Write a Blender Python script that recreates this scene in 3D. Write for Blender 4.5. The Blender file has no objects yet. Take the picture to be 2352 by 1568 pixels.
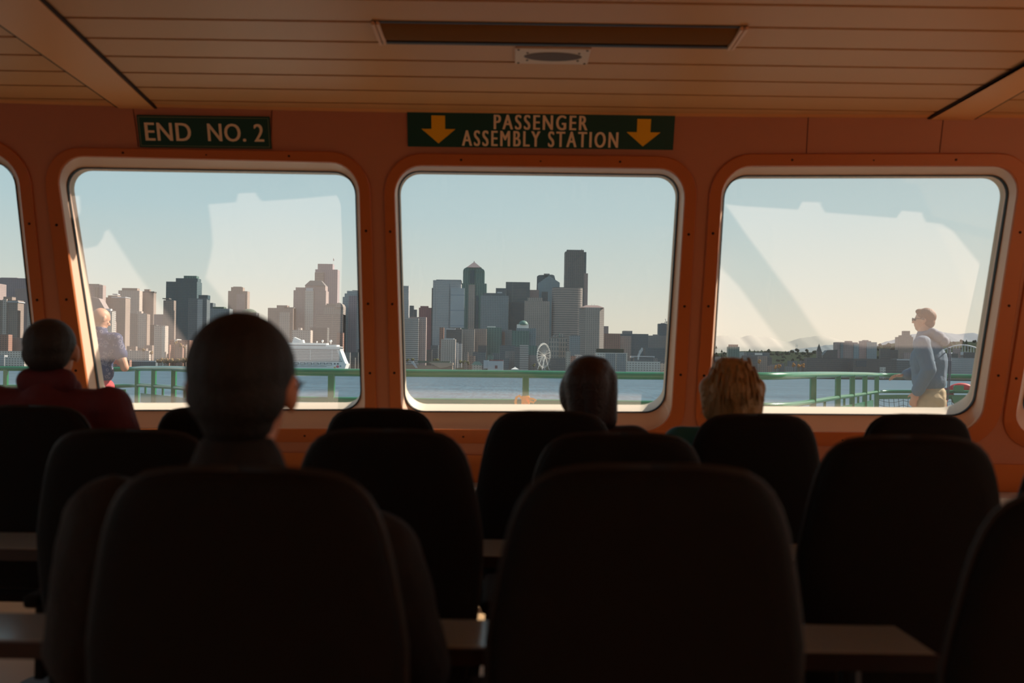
import bpy, bmesh, math, random
from mathutils import Vector, Matrix, noise
random.seed(7)
SC = bpy.context.scene
COL = SC.collection
PI = math.pi
F = 2287.0; E = 1.22; RO = 0.0145; HZ = 843.0      # focal length in px, eye height, camera roll, horizon row at the middle

def at(px, py, d):
    X = (px-1176.0)/F; Y = (HZ-py)/F
    return Vector(((X*math.cos(RO)-Y*math.sin(RO))*d, d, E+(X*math.sin(RO)+Y*math.cos(RO))*d))

# ------------------------------------------------------------------ materials
def s2l(c):
    return tuple(((v/255.0)/12.92 if v/255.0 <= 0.04045 else ((v/255.0+0.055)/1.055)**2.4) for v in c[:3]) + (1.0,)
MATS = {}
def mat(name, rgb, rough=0.6, metal=0.0, spec=0.5, bump=0.0, bscale=40.0, var=0.0, vscale=6.0, sheen=0.0, trans=0.0, coat=0.0):
    if name in MATS: return MATS[name]
    m = bpy.data.materials.new(name); m.use_nodes = True
    nt = m.node_tree; b = nt.nodes['Principled BSDF']
    col = s2l(rgb)
    b.inputs['Base Color'].default_value = col
    b.inputs['Roughness'].default_value = rough
    b.inputs['Metallic'].default_value = metal
    b.inputs['Specular IOR Level'].default_value = spec
    if sheen: b.inputs['Sheen Weight'].default_value = sheen
    if coat: b.inputs['Coat Weight'].default_value = coat
    tc = nt.nodes.new('ShaderNodeTexCoord')
    if var > 0:
        n = nt.nodes.new('ShaderNodeTexNoise'); n.inputs['Scale'].default_value = vscale; n.inputs['Detail'].default_value = 4
        nt.links.new(tc.outputs['Object'], n.inputs['Vector'])
        mx = nt.nodes.new('ShaderNodeMix'); mx.data_type = 'RGBA'
        mx.inputs[6].default_value = tuple(max(0, c*(1-var)) for c in col[:3])+(1,)
        mx.inputs[7].default_value = tuple(min(1, c*(1+var)) for c in col[:3])+(1,)
        nt.links.new(n.outputs['Fac'], mx.inputs[0]); nt.links.new(mx.outputs[2], b.inputs['Base Color'])
    if bump > 0:
        n2 = nt.nodes.new('ShaderNodeTexNoise'); n2.inputs['Scale'].default_value = bscale; n2.inputs['Detail'].default_value = 3
        nt.links.new(tc.outputs['Object'], n2.inputs['Vector'])
        bp = nt.nodes.new('ShaderNodeBump'); bp.inputs['Strength'].default_value = bump; bp.inputs['Distance'].default_value = 0.01
        nt.links.new(n2.outputs['Fac'], bp.inputs['Height']); nt.links.new(bp.outputs['Normal'], b.inputs['Normal'])
    MATS[name] = m
    return m

def math_node(nt, op, a, b=None):
    n = nt.nodes.new('ShaderNodeMath'); n.operation = op
    for i, v in enumerate((a, b)):
        if v is None: continue
        if isinstance(v, (int, float)): n.inputs[i].default_value = v
        else: nt.links.new(v, n.inputs[i])
    return n.outputs[0]

def facade(wall, win, fl=4.0, bay=4.0, hv=(0.45, 0.45), rough=0.7, wrough=0.3):
    """Facade with a window grid: a share hv[0] of each storey and hv[1] of each bay is glass."""
    if fl < 20: fl *= 1.12; bay *= 1.12
    wall = tuple(round(v*.70+q*.30) for v, q in zip(wall, (178, 168, 164))); win = tuple(round(v*.70+q*.30) for v, q in zip(win, (136, 132, 132)))  # distance haze mixed into the wall and window colours
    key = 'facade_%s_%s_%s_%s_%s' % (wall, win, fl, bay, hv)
    if key in MATS: return MATS[key]
    m = bpy.data.materials.new('facade'); m.use_nodes = True
    nt = m.node_tree; b = nt.nodes['Principled BSDF']
    tc = nt.nodes.new('ShaderNodeTexCoord'); sp = nt.nodes.new('ShaderNodeSeparateXYZ')
    nt.links.new(tc.outputs['Object'], sp.inputs[0])
    u = math_node(nt, 'ADD', sp.outputs[0], sp.outputs[1])
    fu = math_node(nt, 'FRACT', math_node(nt, 'DIVIDE', math_node(nt, 'ADD', u, 4000.0), bay))
    fv = math_node(nt, 'FRACT', math_node(nt, 'DIVIDE', math_node(nt, 'ADD', sp.outputs[2], 400.0), fl))
    gu = math_node(nt, 'LESS_THAN', fu, hv[1]); gv = math_node(nt, 'LESS_THAN', fv, hv[0])
    g = math_node(nt, 'MULTIPLY', gu, gv)
    n = nt.nodes.new('ShaderNodeTexNoise'); n.inputs['Scale'].default_value = 0.03; n.inputs['Detail'].default_value = 5
    nt.links.new(tc.outputs['Object'], n.inputs['Vector'])
    mw = nt.nodes.new('ShaderNodeMix'); mw.data_type = 'RGBA'
    w = s2l(wall)
    mw.inputs[6].default_value = tuple(c*0.82 for c in w[:3])+(1,); mw.inputs[7].default_value = tuple(min(1, c*1.15) for c in w[:3])+(1,)
    nt.links.new(n.outputs['Fac'], mw.inputs[0])
    mx = nt.nodes.new('ShaderNodeMix'); mx.data_type = 'RGBA'
    nt.links.new(mw.outputs[2], mx.inputs[6]); mx.inputs[7].default_value = s2l(win)
    nt.links.new(g, mx.inputs[0]); nt.links.new(mx.outputs[2], b.inputs['Base Color'])
    r = math_node(nt, 'ADD', math_node(nt, 'MULTIPLY', g, wrough-rough), rough)
    nt.links.new(r, b.inputs['Roughness'])
    b.inputs['Specular IOR Level'].default_value = 0.25
    MATS[key] = m
    return m

# ------------------------------------------------------------------ mesh helpers
def tag(o, label=None, cat=None, group=None, kind=None):
    if label: o['label'] = label
    if cat: o['category'] = cat
    if group: o['group'] = group
    if kind: o['kind'] = kind
    return o

def empty(name, loc=(0, 0, 0), rz=0.0, label=None, cat=None, group=None, kind=None):
    o = bpy.data.objects.new(name, None); COL.objects.link(o)
    o.location = loc; o.rotation_euler = (0, 0, rz); o.empty_display_size = 0.1
    return tag(o, label, cat, group, kind)

def obj(name, bm, m, parent=None, smooth=False, loc=None, rz=None, mats=None, sharp=None):
    me = bpy.data.meshes.new(name)
    if isinstance(bm, bmesh.types.BMesh):
        bmesh.ops.recalc_face_normals(bm, faces=bm.faces)
        bm.to_mesh(me); bm.free()
    else:
        me = bm; me.name = name
    for mm in (mats or [m]): me.materials.append(mm)
    if smooth:
        me.polygons.foreach_set('use_smooth', [True]*len(me.polygons))
        if sharp:
            me.set_sharp_from_angle(angle=math.radians(sharp))
    o = bpy.data.objects.new(name, me); COL.objects.link(o)
    if parent is not None: o.parent = parent
    if loc is not None: o.location = loc
    if rz is not None: o.rotation_euler = (0, 0, rz)
    return o

def B(): return bmesh.new()

def box(bm, x0, x1, y0, y1, z0, z1, mi=0):
    vs = [bm.verts.new(p) for p in ((x0,y0,z0),(x1,y0,z0),(x1,y1,z0),(x0,y1,z0),(x0,y0,z1),(x1,y0,z1),(x1,y1,z1),(x0,y1,z1))]
    for f in ((0,3,2,1),(4,5,6,7),(0,1,5,4),(1,2,6,5),(2,3,7,6),(3,0,4,7)):
        fc = bm.faces.new([vs[i] for i in f]); fc.material_index = mi
    return bm

def hexa(bm, bot, top):
    """A solid from four bottom and four top points."""
    vs = [bm.verts.new(p) for p in list(bot)+list(top)]
    for f in ((0,3,2,1),(4,5,6,7),(0,1,5,4),(1,2,6,5),(2,3,7,6),(3,0,4,7)): bm.faces.new([vs[i] for i in f])
    return bm

def loft(bm, rings, cap0=True, cap1=True, closed=True, mi=0):
    vr = [[bm.verts.new(p) for p in r] for r in rings]
    n = len(vr[0])
    for a, b in zip(vr[:-1], vr[1:]):
        for i in range(n if closed else n-1):
            j = (i+1) % n
            try:
                fc = bm.faces.new((a[i], a[j], b[j], b[i])); fc.material_index = mi
            except ValueError: pass
    if cap0: bm.faces.new(list(reversed(vr[0]))).material_index = mi
    if cap1: bm.faces.new(vr[-1]).material_index = mi
    return bm

def prism(bm, poly, y0, y1):
    """Polygon in the x-z plane pushed from y0 to y1."""
    return loft(bm, [[(x, y0, z) for x, z in poly], [(x, y1, z) for x, z in poly]])

def tube(bm, pts, r, n=8, r1=None, caps=True):
    pts = [Vector(p) for p in pts]; rings = []
    up = None
    for i, p in enumerate(pts):
        t = (pts[min(i+1, len(pts)-1)]-pts[max(i-1, 0)]).normalized()
        if up is None:
            up = t.orthogonal().normalized()
        up = (up - t*up.dot(t)).normalized()
        s = t.cross(up)
        rr = r if r1 is None else r+(r1-r)*i/(len(pts)-1)
        if isinstance(r, (list, tuple)): rr = r[i]
        rings.append([p+up*math.cos(a)*rr+s*math.sin(a)*rr for a in [2*PI*k/n for k in range(n)]])
    return loft(bm, rings, caps, caps)

def lathe(bm, prof, c=(0, 0), n=24):
    return loft(bm, [[(c[0]+r*math.cos(2*PI*k/n), c[1]+r*math.sin(2*PI*k/n), z) for k in range(n)] for r, z in prof])

def ball(bm, c, r, u=16, v=10, rot=None):
    r = (r, r, r) if isinstance(r, (int, float)) else r
    M = Matrix.Translation(c) @ (rot.to_4x4() if rot is not None else Matrix.Identity(4)) @ Matrix.Diagonal((r[0], r[1], r[2], 1))
    bmesh.ops.create_uvsphere(bm, u_segments=u, v_segments=v, radius=1.0, matrix=M)
    return bm

def bevel(bm, w, seg=2):
    bmesh.ops.bevel(bm, geom=list(bm.edges), offset=w, segments=seg, affect='EDGES', profile=0.5, clamp_overlap=True)
    return bm

def rbox(bm, x0, x1, y0, y1, z0, z1, w=0.01, seg=2):
    t = B(); box(t, x0, x1, y0, y1, z0, z1); bevel(t, w, seg)
    me = bpy.data.meshes.new('tmp'); t.to_mesh(me); t.free(); bm.from_mesh(me); bpy.data.meshes.remove(me)
    return bm

def rquad(c, r, n=8):
    """Four corners (x, z) counter-clockwise -> rounded outline."""
    out = []
    for i in range(4):
        p = Vector(c[i]); a = Vector(c[i-1]); b = Vector(c[(i+1) % 4])
        da = (a-p).normalized(); db = (b-p).normalized()
        ang = da.angle(db); t = r/math.tan(ang/2)
        cen = p+(da+db).normalized()*(r/math.sin(ang/2))
        s = p+da*t-cen; e = p+db*t-cen
        th = s.angle(e)
        for k in range(n+1):
            w = k/n
            v = (s*math.sin((1-w)*th)+e*math.sin(w*th))/math.sin(th)
            out.append(cen+v)
    return [(v.x, v.y) for v in out]

def fill_curve(loops, thick):
    """Flat outline with holes, given as (x, y) loops, as a mesh of the given thickness."""
    cu = bpy.data.curves.new('c', 'CURVE'); cu.dimensions = '2D'; cu.fill_mode = 'BOTH'; cu.extrude = thick/2
    for lp in loops:
        s = cu.splines.new('POLY'); s.points.add(len(lp)-1)
        for p, q in zip(s.points, lp): p.co = (q[0], q[1], 0, 1)
        s.use_cyclic_u = True
    o = bpy.data.objects.new('c', cu); COL.objects.link(o)
    dg = bpy.context.evaluated_depsgraph_get()
    me = bpy.data.meshes.new_from_object(o.evaluated_get(dg))
    bpy.data.objects.remove(o); bpy.data.curves.remove(cu)
    return me

def text_mesh(s, size, sx=1.0, thick=0.004, off=0.0, spacing=1.0):
    cu = bpy.data.curves.new('t', 'FONT'); cu.body = s; cu.size = size; cu.extrude = thick/2; cu.offset = off
    cu.align_x = 'CENTER'; cu.align_y = 'CENTER'; cu.space_character = spacing; cu.resolution_u = 4
    o = bpy.data.objects.new('t', cu); COL.objects.link(o)
    dg = bpy.context.evaluated_depsgraph_get(); dg.update()
    me = bpy.data.meshes.new_from_object(o.evaluated_get(dg))
    bpy.data.objects.remove(o); bpy.data.curves.remove(cu)
    for v in me.vertices: v.co.x *= sx
    return me

def fuse(bm, voxel, smooth=6, name='m'):
    """Overlapping solids -> one continuous skin."""
    me = bpy.data.meshes.new(name); bmesh.ops.recalc_face_normals(bm, faces=bm.faces); bm.to_mesh(me); bm.free()
    o = bpy.data.objects.new('tmp', me); COL.objects.link(o)
    r = o.modifiers.new('r', 'REMESH'); r.mode = 'VOXEL'; r.voxel_size = voxel; r.use_smooth_shade = True
    s = o.modifiers.new('s', 'SMOOTH'); s.factor = 0.5; s.iterations = smooth
    dg = bpy.context.evaluated_depsgraph_get()
    out = bpy.data.meshes.new_from_object(o.evaluated_get(dg))
    bpy.data.objects.remove(o); bpy.data.meshes.remove(me)
    return out

def cap(bm, p0, p1, r0, r1, n=12):
    """A tapered limb segment with round ends."""
    t = B()
    ball(t, Vector(p0), r0, n, 8); ball(t, Vector(p1), r1, n, 8)
    g = bmesh.ops.convex_hull(t, input=list(t.verts))
    bmesh.ops.delete(t, geom=[v for v in t.verts if not v.link_faces], context='VERTS')
    dead = [f for f in set(g['geom_interior']) if isinstance(f, bmesh.types.BMFace)]
    if dead: bmesh.ops.delete(t, geom=dead, context='FACES')
    loose = [v for v in t.verts if not v.link_faces]
    if loose: bmesh.ops.delete(t, geom=loose, context='VERTS')
    me = bpy.data.meshes.new('tmp'); t.to_mesh(me); t.free(); bm.from_mesh(me); bpy.data.meshes.remove(me)
    return bm
# ------------------------------------------------------------------ cabin materials
M_wall = mat('cabin_wall_paint', (196, 128, 96), 0.42, var=0.05, vscale=2.0, spec=0.4)
M_trim = mat('window_trim_paint', (198, 110, 56), 0.38, var=0.05, vscale=3.0)
M_reveal = mat('reveal_paint', (228, 190, 164), 0.35)
M_gasket = mat('rubber_gasket', (22, 20, 17), 0.6)
M_cream = mat('cream_paint', (222, 208, 188), 0.5)
M_ceil = mat('ceiling_plank', (222, 168, 112), 0.45, var=0.08, vscale=1.2)
M_groove = mat('ceiling_groove', (48, 22, 12), 0.8)
M_batten = mat('ceiling_batten', (244, 182, 122), 0.4)
M_green = mat('sign_green', (0, 66, 54), 0.5)
M_letter = mat('sign_letter', (250, 224, 190), 0.6)
M_arrow = mat('sign_arrow', (250, 186, 0), 0.6)
M_screw = mat('screw_head', (60, 36, 26), 0.5, metal=0.6)
M_floor = mat('cabin_floor', (214, 176, 134), 0.35, var=0.1, vscale=4)
M_skirt = mat('heater_casing', (196, 206, 210), 0.3)
M_low = mat('lower_wall_paint', (206, 116, 52), 0.42, var=0.05, vscale=2.0)

# ------------------------------------------------------------------ raked, slightly bowed end wall
D0 = 5.79; SL = 0.36; KB = 0.011; CH = 1.35     # distance at eye height, rake, bow, ceiling above the eye
ZC = E+CH
def wy(x, z, off=0.0): return D0-SL*(z-E)-KB*x*x+off
def wp(x, z, off=0.0): return Vector((x, wy(x, z, off), z))
def onwall(px, py, off=0.0):
    d = 5.5
    for _ in range(30):
        p = at(px, py, d); d = wy(p.x, p.z, off)
    return at(px, py, d)
def xz(px, py, off=0.0):
    p = onwall(px, py, off); return (p.x, p.z)

GO = 0.11    # glass lies this far outward of the wall face
# pixel corners: bottom-left, bottom-right, top-right, top-left
WIN = {
 1: dict(g=[(-480, 936), (97, 933), (36, 373), (-640, 358)], i=[(-500, 985), (106, 985), (40, 350), (-660, 335)], o=[(-520, 1016), (133, 1014), (64, 322), (-690, 305)]),
 2: dict(g=[(236, 944), (832, 942), (818, 397), (150, 386)], i=[(216, 985), (841, 985), (825, 374), (126, 357)], o=[(176, 1014), (868, 1015), (849, 350), (95, 338)]),
 3: dict(g=[(930, 946), (1525, 948), (1561, 403), (914, 394)], i=[(923, 985), (1540, 990), (1577, 387), (904, 379)], o=[(898, 1017), (1568, 1020), (1604, 360), (880, 352)]),
 4: dict(g=[(1630, 951), (2230, 955), (2319, 404), (1663, 405)], i=[(1622, 991), (2250, 995), (2347, 381), (1660, 381)], o=[(1592, 1022), (2286, 1026), (2384, 353), (1634, 354)]),
 5: dict(g=[(2338, 962), (2980, 966), (3100, 400), (2440, 402)], i=[(2322, 1000), (3000, 1004), (3120, 378), (2432, 378)], o=[(2292, 1030), (3030, 1030), (3150, 350), (2400, 350)]),
}
RG, RI, ROUT = 0.115, 0.15, 0.21
M_glass = bpy.data.materials.new('salt_filmed_glass'); M_glass.use_nodes = True
nt = M_glass.node_tree; nt.nodes.clear()
out = nt.nodes.new('ShaderNodeOutputMaterial'); tr = nt.nodes.new('ShaderNodeBsdfTransparent'); tl = nt.nodes.new('ShaderNodeBsdfTranslucent')
gl = nt.nodes.new('ShaderNodeBsdfGlossy'); gl.inputs['Roughness'].default_value = 0.02
tr.inputs['Color'].default_value = (0.93, 0.97, 0.97, 1); tl.inputs['Color'].default_value = (1.0, 0.82, 0.75, 1)
tc = nt.nodes.new('ShaderNodeTexCoord'); nz = nt.nodes.new('ShaderNodeTexNoise'); nz.inputs['Scale'].default_value = 2.2; nz.inputs['Detail'].default_value = 6
nt.links.new(tc.outputs['Object'], nz.inputs['Vector'])
FILM = 0.125
ff = math_node(nt, 'ADD', math_node(nt, 'MULTIPLY', nz.outputs['Fac'], 0.05), FILM-0.025)
m1 = nt.nodes.new('ShaderNodeMixShader'); nt.links.new(ff, m1.inputs[0]); nt.links.new(tr.outputs[0], m1.inputs[1]); nt.links.new(tl.outputs[0], m1.inputs[2])
m2 = nt.nodes.new('ShaderNodeMixShader'); m2.inputs[0].default_value = 0.04
nt.links.new(m1.outputs[0], m2.inputs[1]); nt.links.new(gl.outputs[0], m2.inputs[2]); nt.links.new(m2.outputs[0], out.inputs['Surface'])

def shrink(poly, l, r, b, t):
    xs = [p[0] for p in poly]; zs = [p[1] for p in poly]
    x0, x1, z0, z1 = min(xs), max(xs), min(zs), max(zs); W = x1-x0; H = z1-z0
    return [(x0+l+(p[0]-x0)*(W-l-r)/W, z0+b+(p[1]-z0)*(H-b-t)/H) for p in poly]

holes = []
GL_OUT = {}
for n, w in WIN.items():
    g = rquad([xz(px, py, GO) for px, py in w['g']], RG)
    i = rquad([xz(px, py, 0) for px, py in w['i']], RI)
    o = rquad([xz(px, py, 0) for px, py in w['o']], ROUT)
    GL_OUT[n] = g
    holes.append(i)
    root = empty('window_%d' % n, wp(sum(p[0] for p in i)/len(i), min(p[1] for p in i)), kind='structure')
    inv = Matrix.Translation(-Vector(root.location))
    def add(name, rings, m, smooth=True, caps=False):
        bm = B(); loft(bm, [[inv @ wp(x, z, off) for x, z in r] for r, off in rings], caps, caps)
        return obj(name, bm, m, root, smooth, sharp=35)
    i_in = shrink(i, 0.004, 0.004, 0.004, 0.004)
    add('frame', [(o, 0.0), (o, -0.010), (shrink(o, 0.004, 0.004, 0.004, 0.004), -0.014), (i, -0.014), (i_in, -0.008), (i_in, 0.004)], M_trim)
    add('reveal', [(i_in, 0.0), (i_in, 0.03), (g, GO-0.02), (g, GO+0.03)], M_reveal)
    g2 = shrink(g, 0.006, 0.006, 0.009, 0.002)
    add('gasket', [(g, GO-0.022), (shrink(g, 0.004, 0.004, 0.005, 0.001), GO-0.027), (g2, GO-0.02), (g2, GO-0.004)], M_gasket)
    g3 = shrink(g, 0.006, 0.006, 0.044, 0.001)
    g4 = shrink(g, -0.03, -0.03, -0.05, -0.05)
    zlo = min(p[1] for p in g)
    def dp(p, deep, shallow):
        t = min(1, max(0, (p[1]-zlo-.03)/.14)); t = t*t*(3-2*t); return deep*(1-t)+shallow*t
    def rg_(poly, deep, shallow): return [inv @ wp(p[0], p[1], GO+dp(p, deep, shallow)) for p in poly]
    bm = B(); loft(bm, [rg_(g, .03, .03), rg_(g3, .15, .045), rg_(g3, .165, .06), rg_(g4, .175, .075), rg_(g4, .06, .06)], False, False)
    obj('outer_frame', bm, M_cream, root, True, sharp=35)
    bm = B(); ring = shrink(g, 0.002, 0.002, 0.002, 0.002)
    # pane: a sheet with real thickness, filmed on its outer face
    vs = [bm.verts.new(inv @ wp(x, z, GO)) for x, z in ring]; bm.faces.new(vs)
    pane = obj('pane', bm, M_glass, root); pane['label'] = 'salt-filmed glass pane'
    # screws in the frame
    sb = B()
    zb = (i[0][1]+o[0][1])/2
    mid = [((a[0]+b[0])/2, (a[1]+b[1])/2) for a, b in zip(i, o)]
    L = len(mid); spots = []
    for a in range(L):
        p = Vector(mid[a]); q = Vector(mid[(a+1) % L]); dd = (q-p).length
        if dd > 0.3:
            for k in range(3): spots.append(p.lerp(q, (k+0.5)/3 if dd > 1 else (k+0.5)/3))
    for x, z in spots:
        sb = B(); c = inv @ wp(x, z, -0.015); bmesh.ops.create_uvsphere(sb, u_segments=10, v_segments=6, radius=1, matrix=Matrix.Translation(c) @ Matrix.Diagonal((0.008, 0.004, 0.008, 1))); obj('screw_head', sb, M_screw, root, True)


def wallsheet(name, off, m, loops, z_top):
    me = fill_curve(loops, 0.0)
    bm = B(); bm.from_mesh(me)
    for _ in range(6):
        long = [ed for ed in bm.edges if ed.calc_length() > 0.3]
        if not long: break
        bmesh.ops.subdivide_edges(bm, edges=long, cuts=1)
        bmesh.ops.triangulate(bm, faces=bm.faces)
    for v in bm.verts: v.co = wp(v.co.x, v.co.y, off)
    return bm
def rect(x0, x1, z0, z1, n=20):
    P = []
    for k in range(n): P.append((x0+(x1-x0)*k/n, z0))
    for k in range(4): P.append((x1, z0+(z1-z0)*k/4))
    for k in range(n): P.append((x1-(x1-x0)*k/n, z1))
    for k in range(4): P.append((x0, z1-(z1-z0)*k/4))
    return P
zsplit = xz(1176, 1046)[1]
bm = wallsheet('x', 0, M_wall, [rect(-6.5, 6.5, zsplit, ZC+0.15)]+holes, 0)
wf = obj('wall_front', bm, M_wall); tag(wf, kind='structure')
outer_holes = [shrink(GL_OUT[n], -0.02, -0.02, -0.03, -0.03) for n in WIN]
bm = wallsheet('x', GO+0.06, M_cream, [rect(-6.5, 6.5, 0, ZC+0.25)]+outer_holes, 0)
obj('wall_face', bm, M_cream, wf)['label'] = 'cream painted outer face'
# lower orange panelling, proud of the wall, with a seam line
bm = B()
N = 26
for k in range(N):
    x0 = -6.5+13*k/N; x1 = -6.5+13*(k+1)/N
    hexa(bm, [wp(x0, 0, -0.012), wp(x1, 0, -0.012), wp(x1, 0, 0.02), wp(x0, 0, 0.02)], [wp(x0, zsplit, -0.012), wp(x1, zsplit, -0.012), wp(x1, zsplit, 0.02), wp(x0, zsplit, 0.02)])
obj('wall_panelling', bm, M_low, wf)['label'] = 'orange lower panelling'
bm = B()
for (pa, pb) in (((625, 246), (622, 340)), ((1857, 262), (1852, 352)), ((2168, 262), (2158, 350)), ((305, 243), (318, 336))):
    a = onwall(*pa); b = onwall(*pb)
    hexa(bm, [b+Vector((-.002, -.003, 0)), b+Vector((.002, -.003, 0)), b+Vector((.002, .003, 0)), b+Vector((-.002, .003, 0))],
             [a+Vector((-.002, -.003, 0)), a+Vector((.002, -.003, 0)), a+Vector((.002, .003, 0)), a+Vector((-.002, .003, 0))])
obj('seam', bm, mat('wall_seam', (120, 66, 46), 0.6), wf)
# narrow moulding where wall meets ceiling
bm = B()
for k in range(N):
    x0 = -6.5+13*k/N; x1 = -6.5+13*(k+1)/N
    z0, z1 = ZC-0.004, ZC+0.0
    hexa(bm, [wp(x0, z0, -0.014), wp(x1, z0, -0.014), wp(x1, z0, 0.01), wp(x0, z0, 0.01)], [wp(x0, z1, -0.05), wp(x1, z1, -0.05), wp(x1, z1, 0.01), wp(x0, z1, 0.01)])
tag(obj('trim_1', bm, M_batten), kind='structure')
# casing along the foot of the wall, its pale top seen between the seats
bm = B()
ztop = 0.52
for k in range(N):
    x0 = -6.5+13*k/N; x1 = -6.5+13*(k+1)/N
    hexa(bm, [Vector((x0, wy(x0, ztop)-0.32, 0)), Vector((x1, wy(x1, ztop)-0.32, 0)), Vector((x1, wy(x1, 0)-.02, 0)), Vector((x0, wy(x0, 0)-.02, 0))],
             [Vector((x0, wy(x0, ztop)-0.32, ztop)), Vector((x1, wy(x1, ztop)-0.32, ztop)), Vector((x1, wy(x1, ztop)-.02, ztop)), Vector((x0, wy(x0, ztop)-.02, ztop))])
tag(obj('baseboard_front', bm, M_skirt), kind='structure')

# ------------------------------------------------------------------ ceiling
bm = B(); pitch = 0.2445; gap = 0.022
e = 5.13+pitch*2
while e > -6.4:
    box(bm, -6.5, 6.5, e-pitch+gap, e, ZC, ZC+0.02)
    e -= pitch
ce = obj('ceiling', bm, M_ceil); tag(ce, kind='structure')
bm = B(); box(bm, -6.5, 6.5, -6.5, 5.75, ZC+0.012, ZC+0.05); obj('backing', bm, M_groove, ce)
def onceil(px, py, z=ZC):
    X = (px-1176.0)/F; Y = (HZ-py)/F
    k = X*math.sin(RO)+Y*math.cos(RO)
    return at(px, py, (z-E)/k)
def batten(n, l0, l1, r0, r1):
    bm = B(); zb = ZC-0.014
    P = [onceil(*l0, zb), onceil(*l1, zb), onceil(*r0, zb), onceil(*r1, zb)]
    def ext(a, b, y): t = (y-a.y)/(b.y-a.y); return a+(b-a)*t
    c = [ext(P[0], P[1], -2.0), ext(P[2], P[3], -2.0), ext(P[2], P[3], 5.3), ext(P[0], P[1], 5.3)]
    up = Vector((0, 0, 0.016))
    hexa(bm, c, [p+up for p in c])
    # dark groove-coloured lips at both edges
    o = obj('trim_%d' % n, bm, M_batten); tag(o, kind='structure')
    bm = B()
    for a, b, s in ((c[0], c[3], -1), (c[1], c[2], 1)):
        q = [a, b]
        hexa(bm, [a+Vector((0, 0, .004)), a+Vector((s*.014, 0, .004)), b+Vector((s*.014, 0, .004)), b+Vector((0, 0, .004))], [a+Vector((0, 0, .015)), a+Vector((s*.014, 0, .015)), b+Vector((s*.014, 0, .015)), b+Vector((0, 0, .015))])
    obj('edge', bm, M_groove, o)
batten(2, (265, 243), (0, 57), (346, 243), (88, 0))
batten(3, (2160, 262), (2352, 154), (2258, 262), (2352, 208))

# fluorescent fitting
fx = empty('ceiling_light', (at(1285, 75, 4.02).x, 4.03, ZC), label='long recessed ceiling light with an unlit amber diffuser, above the middle window', cat='ceiling light')
x0 = onceil(872, 96).x-fx.location.x; x1 = onceil(1690, 100).x-fx.location.x
bm = B()
box(bm, x0, x1, .098, .125, -0.010, 0.0); box(bm, x0, x1, -.13, -.112, -0.004, 0.0)
obj('housing', bm, mat('light_housing', (40, 22, 14), .5), fx)
bm = B()
n = 10
prof = [(-.11, -.002), (-.10, -.006), (-.05, -.011), (0, -.013), (.05, -.011), (.09, -.006), (.10, -.002)]
loft(bm, [[(xx, y, z) for y, z in prof]+[(xx, .10, .0), (xx, -.11, .0)] for xx in (x0+.03, x1-.03)])
obj('diffuser', bm, mat('amber_diffuser', (128, 82, 24), .8, spec=.1), fx, True, sharp=40)
for xa in (x0, x1-.03):
    bm = B(); rbox(bm, xa, xa+.014, -.13, .125, -.018, 0, .003); rbox(bm, xa+.018, xa+.032, -.13, .125, -.016, 0, .003)
    obj('end_cap', bm, mat('end_cap', (236, 190, 150), .35), fx)
# speaker plate
sp = empty('ceiling_speaker', (onceil(1270, 124).x, onceil(1270, 124).y, ZC), label='small white ceiling speaker plate with an oval grille, behind the long light', cat='speaker')
ax = onceil(1183, 124).x-sp.location.x; bx = onceil(1354, 124).x-sp.location.x
bm = B(); rbox(bm, ax, bx, -.105, .105, -.012, .0, .003); obj('plate', bm, mat('speaker_plate', (232, 205, 176), .4), sp)
bm = B(); lathe(bm, [(.0001, -.014), (.9, -.014), (1.0, -.012)], n=40)
for v in bm.verts: v.co.x *= .125; v.co.y *= .062
obj('grille', bm, mat('speaker_grille', (100, 74, 58), .6), sp)
for sx, sy in [(q, s) for q in (ax+.015, bx-.015) for s in (-.09, .09)]+[(q, s) for q in (-.11, .11) for s in (-.05, .05)]:
    bm = B(); ball(bm, (sx, sy, -.0125), (.006, .006, .003), 8, 6); obj('screw_head', bm, M_screw, sp)

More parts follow.
